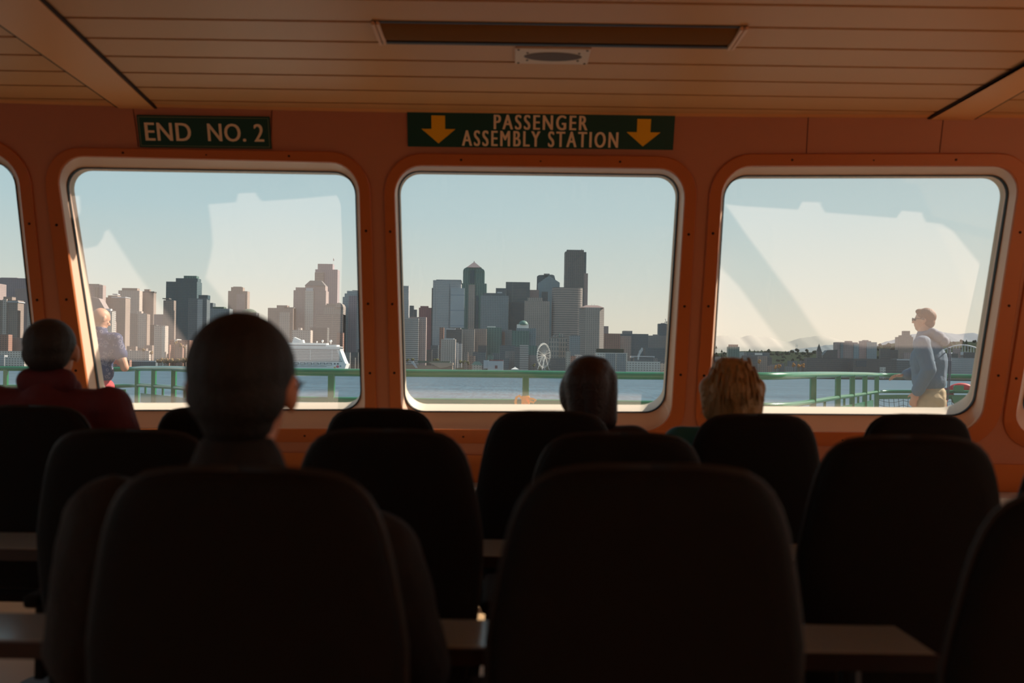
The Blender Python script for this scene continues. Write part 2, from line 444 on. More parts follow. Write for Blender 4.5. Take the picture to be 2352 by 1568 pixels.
# ------------------------------------------------------------------ signs on the wall
def sign_frame(pxs, lift):
    """Returns the origin and axes of a plate lying on the wall, pixel corners bl, br, tr, tl."""
    P = [onwall(px, py, -lift) for px, py in pxs]
    return P
def sign(name, pxs, label, items, border=None):
    P = sign_frame(pxs, 0.012)
    cen = sum(P, Vector())/4
    ux = ((P[1]-P[0])+(P[2]-P[3])).normalized(); W = ((P[1]-P[0]).length+(P[2]-P[3]).length)/2
    uz = ((P[3]-P[0])+(P[2]-P[1])); uz = (uz-ux*uz.dot(ux)).normalized(); H = ((P[3]-P[0]).length+(P[2]-P[1]).length)/2
    nn = ux.cross(uz)          # towards the cabin (-y)
    R = Matrix((ux, uz, nn)).transposed().to_4x4()
    root = empty(name, cen, label=label, cat='sign'); root.matrix_world = Matrix.Translation(cen) @ R
    bm = B(); rbox(bm, -W/2, W/2, -H/2, H/2, -.012, 0, .002); obj('plate', bm, M_green, root)
    if border:
        bm = B(); t = .003; a, b = W/2-border, H/2-border
        for q in ((-a, a, b-t, b), (-a, a, -b, -b+t), (-a, -a+t, -b, b), (a-t, a, -b, b)): box(bm, q[0], q[1], q[2], q[3], 0.0, .0012)
        obj('border', bm, mat('sign_border', (120, 128, 96), .6), root)
    def P2(px, py):
        v = onwall(px, py, -.012)-cen; return v.dot(ux), v.dot(uz)
    for it in items:
        if it[0] == 'text':
            _, s, (pa, pb, pt, pbm), off, spc = it
            a = P2(pa, (pt+pbm)/2); b = P2(pb, (pt+pbm)/2); hh = P2((pa+pb)/2, pt)[1]-P2((pa+pb)/2, pbm)[1]
            me = text_mesh(s, 1.0, 1.0, .002, 0.0, spc)
            bm = B()
            for q in (-1.5, -.5, .5, 1.5):      # heavier strokes
                t = B(); t.from_mesh(me); bmesh.ops.translate(t, verts=t.verts, vec=(q*off, 0, q*.0001)); m_ = bpy.data.meshes.new('t'); t.to_mesh(m_); t.free(); bm.from_mesh(m_)
            bm.to_mesh(me); bm.free()
            xs = [v.co.x for v in me.vertices]; ys = [v.co.y for v in me.vertices]
            sx = (b[0]-a[0])/(max(xs)-min(xs)); sy = hh/(max(ys)-min(ys)); mx = (max(xs)+min(xs))/2; my = (max(ys)+min(ys))/2
            for v in me.vertices: v.co = Vector(((v.co.x-mx)*sx, (v.co.y-my)*sy, .0015+v.co.z))
            o = obj('lettering', me, M_letter, root); o.location = ((a[0]+b[0])/2, (a[1]+b[1])/2, 0)
        else:
            _, cx, pt, pbm, wpx = it
            c = P2(cx, pt); c2 = P2(cx, pbm); hw = (P2(cx+wpx, pbm)[0]-P2(cx-wpx, pbm)[0])/2; h = c[1]-c2[1]; yb = c2[1]; xc = (c[0]+c2[0])/2
            ym = yb+h*.52
            pol = [(xc, yb), (xc+hw, ym), (xc+hw*.4, ym), (xc+hw*.4, yb+h), (xc-hw*.4, yb+h), (xc-hw*.4, ym), (xc-hw, ym)]
            bm = B(); loft(bm, [[(x, y, 0) for x, y in pol], [(x, y, .002) for x, y in pol]])
            obj('arrow', bm, M_arrow, root)
    return root
sign('end_number_sign', [(319, 338), (623, 342), (620, 268), (315, 264)], 'small dark green plate reading END NO. 2 above the second window', [('text', 'END', (333, 439, 282, 323), .012, 1.05), ('text', 'NO. 2', (477, 606, 284, 325), .012, 1.05)], border=.008)
sign('assembly_station_sign', [(936, 336), (1546, 345), (1551, 263), (936, 256)], 'wide green PASSENGER ASSEMBLY STATION sign with two yellow arrows over the middle window',
     [('text', 'PASSENGER', (1134, 1350, 264, 298), .024, 1.3), ('text', 'ASSEMBLY STATION', (1061, 1420, 301, 337), .024, 1.3), ('arrow', 1007, 265, 329, 39), ('arrow', 1478, 273, 336, 39)])

# ------------------------------------------------------------------ rest of the cabin shell, off camera
bm = B(); box(bm, -6.5, 6.5, -6.5, 6.25, -0.06, 0.0); tag(obj('floor', bm, M_floor), kind='structure')
for s, nm in ((-1, 'wall_left'), (1, 'wall_right')):
    bm = B(); x0, x1 = sorted((s*6.5, s*6.6))
    box(bm, x0, x1, -6.5, 5.9, 0, .62); box(bm, x0, x1, -6.5, 5.9, 2.42, ZC+.1)
    for k in range(7): box(bm, x0, x1, -6.5+k*1.95, -6.35+k*1.95, .6, 2.45)
    tag(obj(nm, bm, M_wall), kind='structure')
bm = B(); box(bm, -6.6, 6.6, -6.6, -6.5, 0, ZC+.1)
tag(obj('wall_back', bm, M_wall), kind='structure')
# ------------------------------------------------------------------ outer decks, water
M_rail = mat('green_rail_paint', (0, 110, 60), 0.28, var=0.12, vscale=5, coat=0.4)
M_deck = mat('deck_paint', (112, 112, 104), 0.6, var=0.15, vscale=2)
M_net = mat('net_wire', (40, 58, 64), 0.6)
bm = B()
box(bm, -8.5, 8.5, 6.25, 9.0, -0.2, 0.0)
box(bm, 3.0, 8.5, 9.0, 16.0, -0.2, 0.0); box(bm, -8.5, -3.3, 9.0, 16.0, -0.2, 0.0)
box(bm, 7.0, 8.5, -1, 6.25, -0.2, 0); box(bm, -8.5, -7.0, -1, 6.25, -0.2, 0)
tag(obj('floor_outside', bm, M_deck), kind='structure')
bm = B()
box(bm, -8.4, 8.4, 6.3, 8.9, -11, -0.2); box(bm, -8.4, 8.4, -10, 6.3, -11, -0.2)
box(bm, 3.1, 8.4, 8.9, 15.9, -4, -0.2); box(bm, -8.4, -3.4, 8.9, 15.9, -4, -0.2)
tag(obj('trim_4', bm, mat('hull_white', (225, 225, 215), .4)), kind='structure')['label'] = 'white hull of the ferry below the deck'

WZ = -13.0
M_water = bpy.data.materials.new('bay_water'); M_water.use_nodes = True
nt = M_water.node_tree; b = nt.nodes['Principled BSDF']
tc = nt.nodes.new('ShaderNodeTexCoord')
def nz(scale, sx, sy, det=4):
    mp = nt.nodes.new('ShaderNodeMapping'); mp.inputs['Scale'].default_value = (sx, sy, 1)
    nt.links.new(tc.outputs['Object'], mp.inputs[0])
    n = nt.nodes.new('ShaderNodeTexNoise'); n.inputs['Scale'].default_value = scale; n.inputs['Detail'].default_value = det
    nt.links.new(mp.outputs[0], n.inputs['Vector']); return n.outputs['Fac']
h = math_node(nt, 'ADD', math_node(nt, 'MULTIPLY', nz(0.35, 1, 0.6), 1.0), math_node(nt, 'MULTIPLY', nz(0.05, 1, 0.5), 1.6))
bp = nt.nodes.new('ShaderNodeBump'); bp.inputs['Strength'].default_value = 0.6; bp.inputs['Distance'].default_value = 0.9
nt.links.new(h, bp.inputs['Height']); nt.links.new(bp.outputs['Normal'], b.inputs['Normal'])
mx = nt.nodes.new('ShaderNodeMix'); mx.data_type = 'RGBA'
mx.inputs[6].default_value = s2l((26, 54, 74)); mx.inputs[7].default_value = s2l((74, 106, 122))
rr = nt.nodes.new('ShaderNodeValToRGB'); rr.color_ramp.elements[0].position = .44; rr.color_ramp.elements[1].position = .60
nt.links.new(nz(0.02, 0.25, 1.6, 8), rr.inputs[0]); wv = math_node(nt, 'MULTIPLY', math_node(nt, 'SUBTRACT', nz(0.8, 1, .05, 3), .38), 2.6)
nt.links.new(math_node(nt, 'MINIMUM', math_node(nt, 'MAXIMUM', math_node(nt, 'ADD', math_node(nt, 'MULTIPLY', rr.outputs[0], .35), wv), 0.0), 1.0), mx.inputs[0]); nt.links.new(mx.outputs[2], b.inputs['Base Color'])
b.inputs['Roughness'].default_value = 0.35; b.inputs['Specular IOR Level'].default_value = 0.12
bm = B(); bmesh.ops.create_grid(bm, x_segments=8, y_segments=8, size=9000, matrix=Matrix.Translation((0, 8600, WZ)))
w = obj('bay_water', bm, M_water); tag(w, 'blue rippled water of the bay between the ferry and the city', 'water', kind='stuff')

# ------------------------------------------------------------------ railing
rail = empty('deck_railing', (0, 8.8, 0), label='green painted pipe railing round the outer deck beyond the windows', cat='railing')
RI_ = Matrix.Translation((0, -8.8, 0))
TOP = [(-300, 843, 14.3), (0, 846, 14.3), (120, 847, 14.3), (250, 848, 14.3), (300, 847.5, 14.3), (325, 846, 13.9), (354, 846, 13.2), (400, 846.5, 12.3), (450, 849, 11.0), (520, 852, 9.3), (560, 853, 8.9), (620, 853.5, 8.8),
       (930, 856.5, 8.8), (1230, 859.5, 8.8), (1500, 863, 8.8), (1700, 863.5, 8.8), (1770, 863.3, 8.85), (1815, 862.5, 9.1), (1868, 861, 10.0), (1925, 860, 11.8), (1958, 860, 12.9), (1988, 860, 14.2), (2006, 860.5, 15.1), (2030, 861.5, 15.6), (2100, 862.5, 15.6), (2240, 864.5, 15.6), (2352, 866.5, 15.6), (2600, 869, 15.6)]
MID = [(-300, 886, 14.3), (0, 887, 14.3), (120, 887, 14.3), (250, 886.5, 14.3), (300, 885.5, 14.3), (325, 884.6, 13.9), (354, 886.5, 13.2), (400, 889.5, 12.3), (450, 896, 11.0), (520, 909, 9.3), (560, 914, 8.9), (620, 915.5, 8.8),
       (930, 920, 8.8), (1230, 923, 8.8), (1500, 926.5, 8.8), (1700, 930, 8.8), (1770, 931, 8.85), (1815, 929.5, 9.1), (1868, 922, 10.0), (1925, 912.5, 11.8), (1958, 908.5, 12.9), (1988, 904, 14.2), (2006, 901, 15.1), (2030, 899, 15.6), (2100, 899, 15.6), (2240, 899.5, 15.6), (2352, 901.5, 15.6), (2600, 904, 15.6)]
def smoothpath(pts, k=4):
    out = []
    for i in range(len(pts)-1):
        p0 = pts[max(i-1, 0)]; p1 = pts[i]; p2 = pts[i+1]; p3 = pts[min(i+2, len(pts)-1)]
        for j in range(k):
            t = j/k; m1_ = (p2-p0)*.5; m2_ = (p3-p1)*.5
            L = (p2-p1).length
            if m1_.length > L: m1_ = m1_.normalized()*L
            if m2_.length > L: m2_ = m2_.normalized()*L
            out.append((2*t**3-3*t*t+1)*p1+(t**3-2*t*t+t)*m1_+(-2*t**3+3*t*t)*p2+(t**3-t*t)*m2_)
    out.append(pts[-1]); return out
tops = smoothpath([RI_ @ at(*p) for p in TOP]); mids = smoothpath([RI_ @ at(*p) for p in MID])
bm = B(); tube(bm, tops, .034, 12); obj('top_rail', bm, M_rail, rail, True)
bm = B(); tube(bm, mids, .026, 10); obj('middle_rail', bm, M_rail, rail, True)
def atx(path, px):
    """Point on a path seen at pixel column px."""
    for a, b in zip(path[:-1], path[1:]):
        A = a+Vector((0, 8.8, 0)); Bv = b+Vector((0, 8.8, 0))
        fa = 1176+F*A.x/A.y; fb = 1176+F*Bv.x/Bv.y
        if min(fa, fb) <= px <= max(fa, fb) and abs(fb-fa) > 1e-6:
            return a.lerp(b, (px-fa)/(fb-fa))
    return None
for px in (14, -150, 130, 316, 354, 400, 452, 540, 762, 1208, 1650, 1868, 1925, 1958, 1987, 2014, 2125, 2245, 2365):
    p = atx(tops, px)
    if p is None: continue
    bm = B(); r = .029
    rbox(bm, p.x-r, p.x+r, p.y-r, p.y+r, 0, p.z, .008)
    box(bm, p.x-.06, p.x+.06, p.y-.06, p.y+.06, 0, .012)
    obj('post', bm, M_rail, rail)
# brackets under the middle rail and solid bulwark on the receding sides
def seg(path, pxa, pxb):
    A = atx(path, pxa); Bv = atx(path, pxb); return A, Bv
def strip(path, pxs, z0f, z1f, th, name, lab=None):
    pts = [atx(path, px) for px in pxs]; pts = [p for p in pts if p is not None]
    bm = B()
    for a, b_ in zip(pts[:-1], pts[1:]):
        d = (b_-a).normalized(); n_ = Vector((-d.y, d.x, 0))*th
        hexa(bm, [Vector((q.x, q.y, z0f(q)))+s*n_ for q, s in ((a, -1), (b_, -1), (b_, 1), (a, 1))], [Vector((q.x, q.y, z1f(q)))+s*n_ for q, s in ((a, -1), (b_, -1), (b_, 1), (a, 1))])
    o = obj(name, bm, M_rail, rail)
    if lab: o['label'] = lab
PR = (1868, 1900, 1925, 1958, 1987, 2006); PL = (325, 354, 400, 452)
PT = (2020, 2060, 2100, 2160, 2240, 2300, 2352); PTL = (-280, -100, 0, 100, 200, 250, 290)
for P_ in (PR, PL):
    strip(mids, P_, lambda q: q.z-.235, lambda q: q.z-.11, .006, 'kick_plate')
    strip(mids, P_, lambda q: .02, lambda q: q.z-.30, .012, 'bulwark_plate')
for P_ in (PT, PTL):
    strip(mids, P_, lambda q: q.z-.115, lambda q: q.z-.05, .01, 'lower_rail')
for P_ in (PT, PTL):
    pts = [atx(mids, px) for px in P_]
    bm = B(); a = pts[0]; b_ = pts[-1]; L = (b_-a).length; n = int(L/.075)
    z1 = min(a.z, b_.z)-.1
    for k in range(n):
        t = k/n; x = a.x+(b_.x-a.x)*t; y = a.y+(b_.y-a.y)*t; sw = .05*math.sin(t*PI*5)
        tube(bm, [(x, y, z1), (x+sw, y+.03, z1-.35), (x+sw*.4, y, .05)], .0045, 4)
    for k in range(11):
        z = z1-.03-k*.075
        tube(bm, [(a.x+(b_.x-a.x)*t/24, a.y+(b_.y-a.y)*t/24, max(.02, z-.035*abs(math.sin(t*PI/4)))) for t in range(25)], .0045, 4)
    obj('netting', bm, M_net, rail)['label'] = 'dark wire netting'
# small brackets under the middle rail
for px in (1830, 1895, 1940, 1972, 2000, 335, 375, 425):
    p = atx(mids, px)
    bm = B(); box(bm, p.x-.012, p.x+.012, p.y-.012, p.y+.012, p.z-.11, p.z); obj('bracket', bm, M_rail, rail)


# yellow tape tied round the post
p = atx(mids, 1208)+Vector((0, 8.8, 0))
tp = empty('yellow_tape', (p.x, p.y-.03, p.z), label='yellow plastic tape tied in a bow round the green railing post', cat='tape')
M_y = mat('yellow_tape', (248, 160, 0), .5)
bm = B(); box(bm, -.037, .037, -.012, .075, -.02, .055); bevel(bm, .008)
obj('knot', bm, M_y, tp)
def ribbon(bm, pts, w):
    vs = [Vector(q) for q in pts]
    rings = []
    for i, q in enumerate(vs):
        t = (vs[min(i+1, len(vs)-1)]-vs[max(i-1, 0)]).normalized(); s = Vector((t.z, 0, -t.x)).normalized()*w/2; e_ = Vector((0, .002, 0))
        rings.append([q-s-e_, q+s-e_, q+s+e_, q-s+e_])
    loft(bm, rings)
bm = B(); ribbon(bm, [(-.03, -.02, .03), (-.055, -.03, .055), (-.08, -.03, .04), (-.088, -.03, .0), (-.075, -.03, -.05)], .022); obj('loop', bm, M_y, tp)
bm = B(); ribbon(bm, [(.0, -.03, .01), (.02, -.035, -.02), (.05, -.03, -.055), (.075, -.03, -.065)], .02)
ribbon(bm, [(.02, -.03, .03), (.06, -.035, .03), (.09, -.03, .02), (.07, -.03, .0), (.03, -.03, .01)], .02); obj('tail', bm, M_y, tp)

# life ring behind the far rail
c = at(2208, 932, 15.70)
lr = empty('life_ring', c, label='red life ring hung on the far railing beside the standing man', cat='life ring')
bm = B(); bmesh.ops.create_grid  # ring built as a swept circle
R0, r0 = .295, .068
loft(bm, [[((R0+r0*math.cos(v))*math.cos(u), r0*.6*math.sin(v), (R0+r0*math.cos(v))*math.sin(u)) for v in [2*PI*j/10 for j in range(10)]] for u in [2*PI*i/40 for i in range(41)]], False, False)
bmesh.ops.remove_doubles(bm, verts=bm.verts, dist=1e-4)
obj('ring', bm, mat('life_ring_red', (226, 44, 40), .45), lr, True)
for k in range(4):
    bm = B(); u = PI/4+k*PI/2; cc = Vector((R0*math.cos(u), 0, R0*math.sin(u)))
    t = B(); box(t, -.075, .075, -.045, .045, -.03, .03)
    bmesh.ops.transform(t, matrix=Matrix.Translation(cc) @ Matrix.Rotation(-u, 4, 'Y'), verts=t.verts)
    me = bpy.data.meshes.new('t'); t.to_mesh(me); t.free(); bm.from_mesh(me)
    obj('band', bm, mat('life_ring_band', (150, 30, 34), .5), lr)
bk = empty('ring_holder', at(2203, 925, 15.45), label='green metal holder bracket in front of the life ring', cat='bracket')
bm = B(); rbox(bm, -.085, .06, -.03, .03, .17, .27, .01); obj('clip', bm, M_rail, bk)
bm = B(); prism(bm, [(-.13, .1), (.12, .1), (.09, .0), (.05, -.05), (.05, -.9), (-.03, -.9), (-.03, -.05), (-.09, .0)], -.02, .03); obj('holder_plate', bm, M_rail, bk)
# ------------------------------------------------------------------ the far shore
GZ = -11.0
def hz(px): return HZ+RO*(px-1176)
def W3(px, py, D): return at(px, py, D)
bm = B()
hill = [(-900, 0), (-600, 6), (300, 12), (900, 10), (1500, 10), (2400, 8)]
def landsheet(bm, ys, xs, hf):
    g = [[bm.verts.new((x, y, hf(x, y))) for x in xs] for y in ys]
    for a, b in zip(g[:-1], g[1:]):
        for i in range(len(xs)-1): bm.faces.new((a[i], a[i+1], b[i+1], b[i]))
    # seawall down to the water
    lo = [bm.verts.new((v.co.x, v.co.y, WZ-4)) for v in g[0]]
    for i in range(len(xs)-1): bm.faces.new((lo[i], lo[i+1], g[0][i+1], g[0][i]))
def hf(x, y):
    t = max(0, (y-2060)/900.0); t = min(1, t)
    base = GZ+26*t*t*(3-2*t)
    r = max(0, min(1, (x-620)/500.0))
    return base + r*t*34 + 4*noise.noise(Vector((x*.004, y*.004, 0)))*t
landsheet(bm, [1940+ i*i*9 for i in range(18)], [-2200+i*60 for i in range(76)], hf)
land = obj('city_ground', bm, mat('city_ground', (44, 50, 44), .95, spec=0, var=.25, vscale=.01), smooth=True)
tag(land, kind='structure')

C = {}
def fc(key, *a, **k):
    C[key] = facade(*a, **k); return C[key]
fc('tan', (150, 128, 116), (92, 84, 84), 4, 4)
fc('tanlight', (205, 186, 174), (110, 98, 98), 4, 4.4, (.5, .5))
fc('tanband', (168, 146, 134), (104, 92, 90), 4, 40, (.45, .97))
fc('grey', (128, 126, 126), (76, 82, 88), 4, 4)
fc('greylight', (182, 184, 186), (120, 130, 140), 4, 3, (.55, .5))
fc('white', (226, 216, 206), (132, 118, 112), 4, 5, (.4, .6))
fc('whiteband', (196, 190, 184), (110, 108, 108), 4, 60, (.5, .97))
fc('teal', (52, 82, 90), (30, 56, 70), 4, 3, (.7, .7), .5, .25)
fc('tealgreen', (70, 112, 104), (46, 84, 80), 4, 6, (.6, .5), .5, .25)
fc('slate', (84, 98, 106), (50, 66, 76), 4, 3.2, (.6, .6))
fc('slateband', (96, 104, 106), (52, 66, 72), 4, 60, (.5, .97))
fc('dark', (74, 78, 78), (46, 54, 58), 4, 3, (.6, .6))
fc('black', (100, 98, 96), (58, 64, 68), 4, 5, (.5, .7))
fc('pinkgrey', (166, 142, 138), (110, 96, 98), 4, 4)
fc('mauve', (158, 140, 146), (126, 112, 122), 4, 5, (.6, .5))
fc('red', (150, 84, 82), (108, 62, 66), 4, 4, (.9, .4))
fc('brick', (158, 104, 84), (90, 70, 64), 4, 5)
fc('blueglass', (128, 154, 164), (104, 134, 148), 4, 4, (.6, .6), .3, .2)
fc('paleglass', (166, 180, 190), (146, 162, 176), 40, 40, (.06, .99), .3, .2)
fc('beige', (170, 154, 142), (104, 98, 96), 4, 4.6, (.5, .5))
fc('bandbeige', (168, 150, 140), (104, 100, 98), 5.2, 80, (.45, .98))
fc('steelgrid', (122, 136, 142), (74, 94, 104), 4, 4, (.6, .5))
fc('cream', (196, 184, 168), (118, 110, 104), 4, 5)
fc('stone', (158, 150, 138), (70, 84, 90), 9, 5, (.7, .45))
def facN(k): return C[k]

occ = []   # (px0, px1, back distance)
BLD = []
def auto(px0, px1, dep, layer):
    D = {0: 1985, 1: 2080, 2: 2220, 3: 2400, 4: 2620, 5: 2850}[layer]
    half = dep/2
    for a, b_, back in occ:
        if a < px1+3 and b_ > px0-3 and back+4 > D-half: D = back+4+half
    return D
def bld(*a, **k):
    BLD.append((a[5] if len(a) > 5 else k.get('layer', 2), len(BLD), a, k))
def bld_now(px0, px1, top, m, lab, layer=2, extras=(), rz=0, dep=None, base=None, name='office_tower', cat='building', group=None, D=None, shape='box'):
    dep = dep or min(46, max(16, (px1-px0)*.6))
    if rz: dep_eff = dep
    D = D or auto(px0, px1, dep*1.4, layer)
    occ.append((px0, px1, D+dep*.7))
    k = D/F
    cxp = (px0+px1)/2; w = (px1-px0)*k
    c = W3(cxp, top, D)
    gz = (base if base is not None else GZ-3)
    h = c.z-gz
    root = empty(name, (c.x, D, gz), math.radians(rz), lab, cat, group)
    # a turned box: keep its seen width
    if rz:
        s_, c_ = abs(math.sin(math.radians(rz))), math.cos(math.radians(rz))
        dp = dep; ww = max(8, (w-dp*s_)/c_)
        if ww < w*.45: dp = w*.4/s_; ww = w*.6/c_
    else: ww, dp = w, dep
    bm = B()
    if shape == 'round':
        n = 28; loft(bm, [[(ww/2*math.copysign(abs(math.cos(a))**.8, math.cos(a)), dp/2*math.copysign(abs(math.sin(a))**.8, math.sin(a)), z) for a in [2*PI*q/n for q in range(n)]] for z in (0, h)])
    elif shape == 'chamfer':
        cc = ww*.2
        pl = [(-ww/2, -dp/2+cc), (-ww/2+cc, -dp/2), (ww/2-cc, -dp/2), (ww/2, -dp/2+cc), (ww/2, dp/2), (-ww/2, dp/2)]
        loft(bm, [[(x, y, 0) for x, y in pl], [(x, y, h) for x, y in pl]])
    elif isinstance(shape, list):     # silhouette as pixel points, pushed back by the depth
        pl = [((qx-cxp)*k, (W3(qx, qy, D).z-gz) if qy is not None else 0) for qx, qy in shape]
        prism(bm, pl, -dp/2, dp/2)
    else: box(bm, -ww/2, ww/2, -dp/2, dp/2, 0, h)
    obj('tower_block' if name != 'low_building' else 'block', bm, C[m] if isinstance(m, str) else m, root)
    # parapet / roof slab
    for e in extras:
        kind = e[0]; bm = B()
        def lx(q): return (q-cxp)*k
        def lz(q, qx=None): return W3(cxp if qx is None else qx, q, D).z-gz
        if kind == 'box':
            _, nm, a, b_, t, bt, mm, dd = e; box(bm, lx(a), lx(b_), -dp/2*dd, dp/2*dd, lz(bt, a), lz(t, (a+b_)/2))
        elif kind == 'front':     # a block standing slightly proud of the front
            _, nm, a, b_, t, bt, mm, dd = e; box(bm, lx(a), lx(b_), -dp/2-dd, -dp/2+1, lz(bt, a) if bt else 0, lz(t, (a+b_)/2))
        elif kind == 'side':      # a full-height wing
            _, nm, a, b_, t, bt, mm, dd = e; box(bm, lx(a), lx(b_), -dp/2*dd, dp/2, 0, lz(t, (a+b_)/2))
        elif kind == 'hip':
            _, nm, a, b_, t, bt, mm, dd = e; i = (b_-a)*k*.5*dd; zb, zt = lz(bt), lz(t)
            hexa(bm, [(lx(a), -dp/2, zb), (lx(b_), -dp/2, zb), (lx(b_), dp/2, zb), (lx(a), dp/2, zb)], [(lx(a)+i, -dp/2*(1-dd), zt), (lx(b_)-i, -dp/2*(1-dd), zt), (lx(b_)-i, dp/2*(1-dd), zt), (lx(a)+i, dp/2*(1-dd), zt)])
        elif kind == 'dome':
            _, nm, a, b_, t, bt, mm, dd = e; r = (b_-a)*k/2; zb, zt = lz(bt), lz(t)
            lathe(bm, [(r*math.cos(q*PI/16), zb+(zt-zb)*math.sin(q*PI/16)) for q in range(9)][:8]+[(.05, zt)], ((lx(a)+lx(b_))/2, 0), 24)
        elif kind == 'arch':      # half-round top facing us
            _, nm, a, b_, t, bt, mm, dd = e; zb, zt = lz(bt), lz(t); xc = (lx(a)+lx(b_))/2; r = (b_-a)*k/2
            prism(bm, [(xc-r*math.cos(PI*q/14), zb+(zt-zb)*math.sin(PI*q/14)) for q in range(15)], -dp/2*dd-.5, dp/2)
        elif kind == 'mast':
            _, nm, a, b_, t, bt, mm, dd = e; tube(bm, [(lx(a), 0, lz(t)-2), (lx(a), 0, lz(b_))], dd, 6, dd*.5)
        elif kind == 'poly':
            _, nm, pts, mm, y0, y1 = e; prism(bm, [(lx(x), lz(y, x)) for x, y in pts], y0, y1)
        mmx = e[6] if kind != 'poly' else e[3]
        mmx = C[mmx] if isinstance(mmx, str) else mmx
        obj(e[1], bm, mmx, root, kind == 'dome')
    return root
M_roof = mat('grey_roof', (108, 104, 102), .8); M_roofg = mat('green_roof', (84, 100, 84), .8); M_copper = mat('copper_green', (92, 124, 112), .6)
M_white = mat('white_paint', (232, 224, 216), .5); M_mast = mat('mast_grey', (120, 118, 116), .6); M_pl = mat('pale_panel', (190, 190, 194), .5)
M_dkglass = mat('dark_glass_panel', (44, 70, 82), .3); M_trees = mat('autumn_trees', (128, 100, 60), .9, var=.4, vscale=.3); M_ever = mat('dark_trees', (46, 56, 44), .95, spec=0, var=.3, vscale=.2)

# --- seen through the far left window
bld(-60, 6, 652, 'pinkgrey', 'plain pinkish tower cut off by the left edge of the photo', 4)
bld(5, 79, 640, 'mauve', 'broad flat-topped mauve slab tower in the far left window', 5, [('box', 'roof_screen', 8, 46, 638.5, 641, 'mauve', .8), ('front', 'lower_slab', 46, 77, 664, None, 'pinkgrey', 6)], dep=40)
bld(-2, 48, 690, 'tan', 'brown apartment tower with a pale balcony column in front of the mauve slab', 3, [('front', 'balcony_column', 15, 24, 688, None, 'tanlight', 3), ('box', 'penthouse', 12, 32, 682, 691, 'tan', .6), ('box', 'roof_slab', 24, 50, 693, 695, M_pl, 1.1)])
bld(67, 92, 698, 'tanlight', 'slim pale tower beside the left pillar, right of the mauve slab', 3)
bld(-6, 24, 768, 'brick', 'low reddish block behind the white pier sheds, far left', 2, name='low_building')
bld(24, 66, 776, 'tan', 'low brown block with pale window strips behind the white pier sheds', 2, name='low_building')
bld(-30, 58, 806, 'white', 'two-storey white garage with rows of dark openings, far left shore', 1, name='low_building', dep=20)
bld(15, 60, 820, 'white', 'bright white waterfront shed in front of the garage, far left', 0, name='low_building', dep=14)
bld(-30, 14, 815, 'greylight', 'grey waterfront shed at the left edge of the photo', 0, name='low_building', dep=14)

# --- second window, left part
bld(168, 210, 655, 'pinkgrey', 'pale pinkish tower touching the left edge of the second window', 5)
bld(206, 240, 655, 'pinkgrey', 'square-topped brownish tower behind the bald man', 4, [('box', 'penthouse', 203, 231, 652.5, 656, M_roof, .8), ('front', 'window_bay', 222, 230, 660, None, 'tan', 3)])
bld(205, 262, 738, mat('slanted_metal', (150, 132, 128), .5), 'building with a long slanting metal roof behind the bald man', 3, shape=[(205, None), (262, None), (262, 741), (257, 728), (232, 686), (212, 682), (216, 712)], name='slanted_building', dep=30)
bld(236, 263, 714, 'whiteband', 'pale apartment tower with stacked balconies right of the bald man', 2, [('box', 'penthouse', 241, 256, 709, 715, M_pl, .6), ('front', 'balcony_bay', 250, 262.5, 716, None, 'white', 3)])
bld(241, 294, 684, 'tan', 'broad brown tower with a pale roof edge, right of the slanted roof', 4, [('box', 'roof_edge', 262, 294, 682.5, 685, M_pl, 1.05), ('box', 'rooftop_plant', 252, 274, 679, 684, 'tan', .7), ('box', 'canopy', 261, 273, 675, 677, M_pl, .5)], dep=34)
bld(284, 324, 668, 'tanlight', 'pale tower with a strict grid of small dark windows', 5, [('box', 'roof_block', 283, 318, 662, 668.5, 'tan', .8), ('side', 'blank_wing', 274, 284.5, 667, None, 'tanlight', .6)])
bld(322, 356, 671, 'tan', 'brown tower with an overhanging roof slab, right of the gridded pale tower', 5, [('box', 'penthouse', 333, 345, 664.5, 671, 'tan', .6), ('box', 'roof_slab', 321, 357, 669.5, 671.5, M_roof, 1.1)])
bld(303, 341, 721, 'tan', 'mid-height brown apartment block in front of the gridded pale tower', 3, [('box', 'penthouse', 316, 327, 715, 721, 'tanlight', .5), ('front', 'white_frame', 322, 341, 720, None, 'tanlight', 3)])
bld(356, 379, 722, 'pinkgrey', 'low pinkish block right of the brown slab-roofed tower', 4)
bld(342, 362, 746, 'dark', 'dark narrow block between two brown apartment blocks', 3)
bld(357, 384, 748, 'tanlight', 'pale twin-strip apartment tower near the shore, left of the dark glass tower', 2, [('front', 'bright_strip', 376, 383.5, 749, None, 'white', 3)])
bld(378, 402, 690, 'tan', 'narrow brown tower tucked against the dark glass tower', 3, [('box', 'roof_slab', 376, 391, 685, 687, M_roof, 1.1)])
bld(387, 431, 648, 'teal', 'tall dark teal glass tower with a stepped crown', 4, [('side', 'front_volume', 415, 459, 648, None, 'teal', 1.3), ('box', 'crown', 408, 458, 640, 650, 'teal', .8), ('box', 'glass_lantern', 425, 454, 634, 641, 'tealgreen', .6), ('box', 'rooftop_plant', 430, 442, 636.5, 641, M_pl, .5)], dep=36)
bld(436, 479, 686, 'slate', 'grey-blue tower with two volumes against the dark glass tower', 3, [('side', 'pale_wing', 458, 470, 688, None, 'greylight', 1.2), ('box', 'crown', 459, 480, 678, 687, M_dkglass, .8)])
bld(479, 531, 709, 'steelgrid', 'grey office block stepping down to the foreground head', 4, [('box', 'left_step', 480, 492, 696, 710, 'slate', .8), ('box', 'planted_roof', 492, 517, 705, 710, M_roofg, .7)])
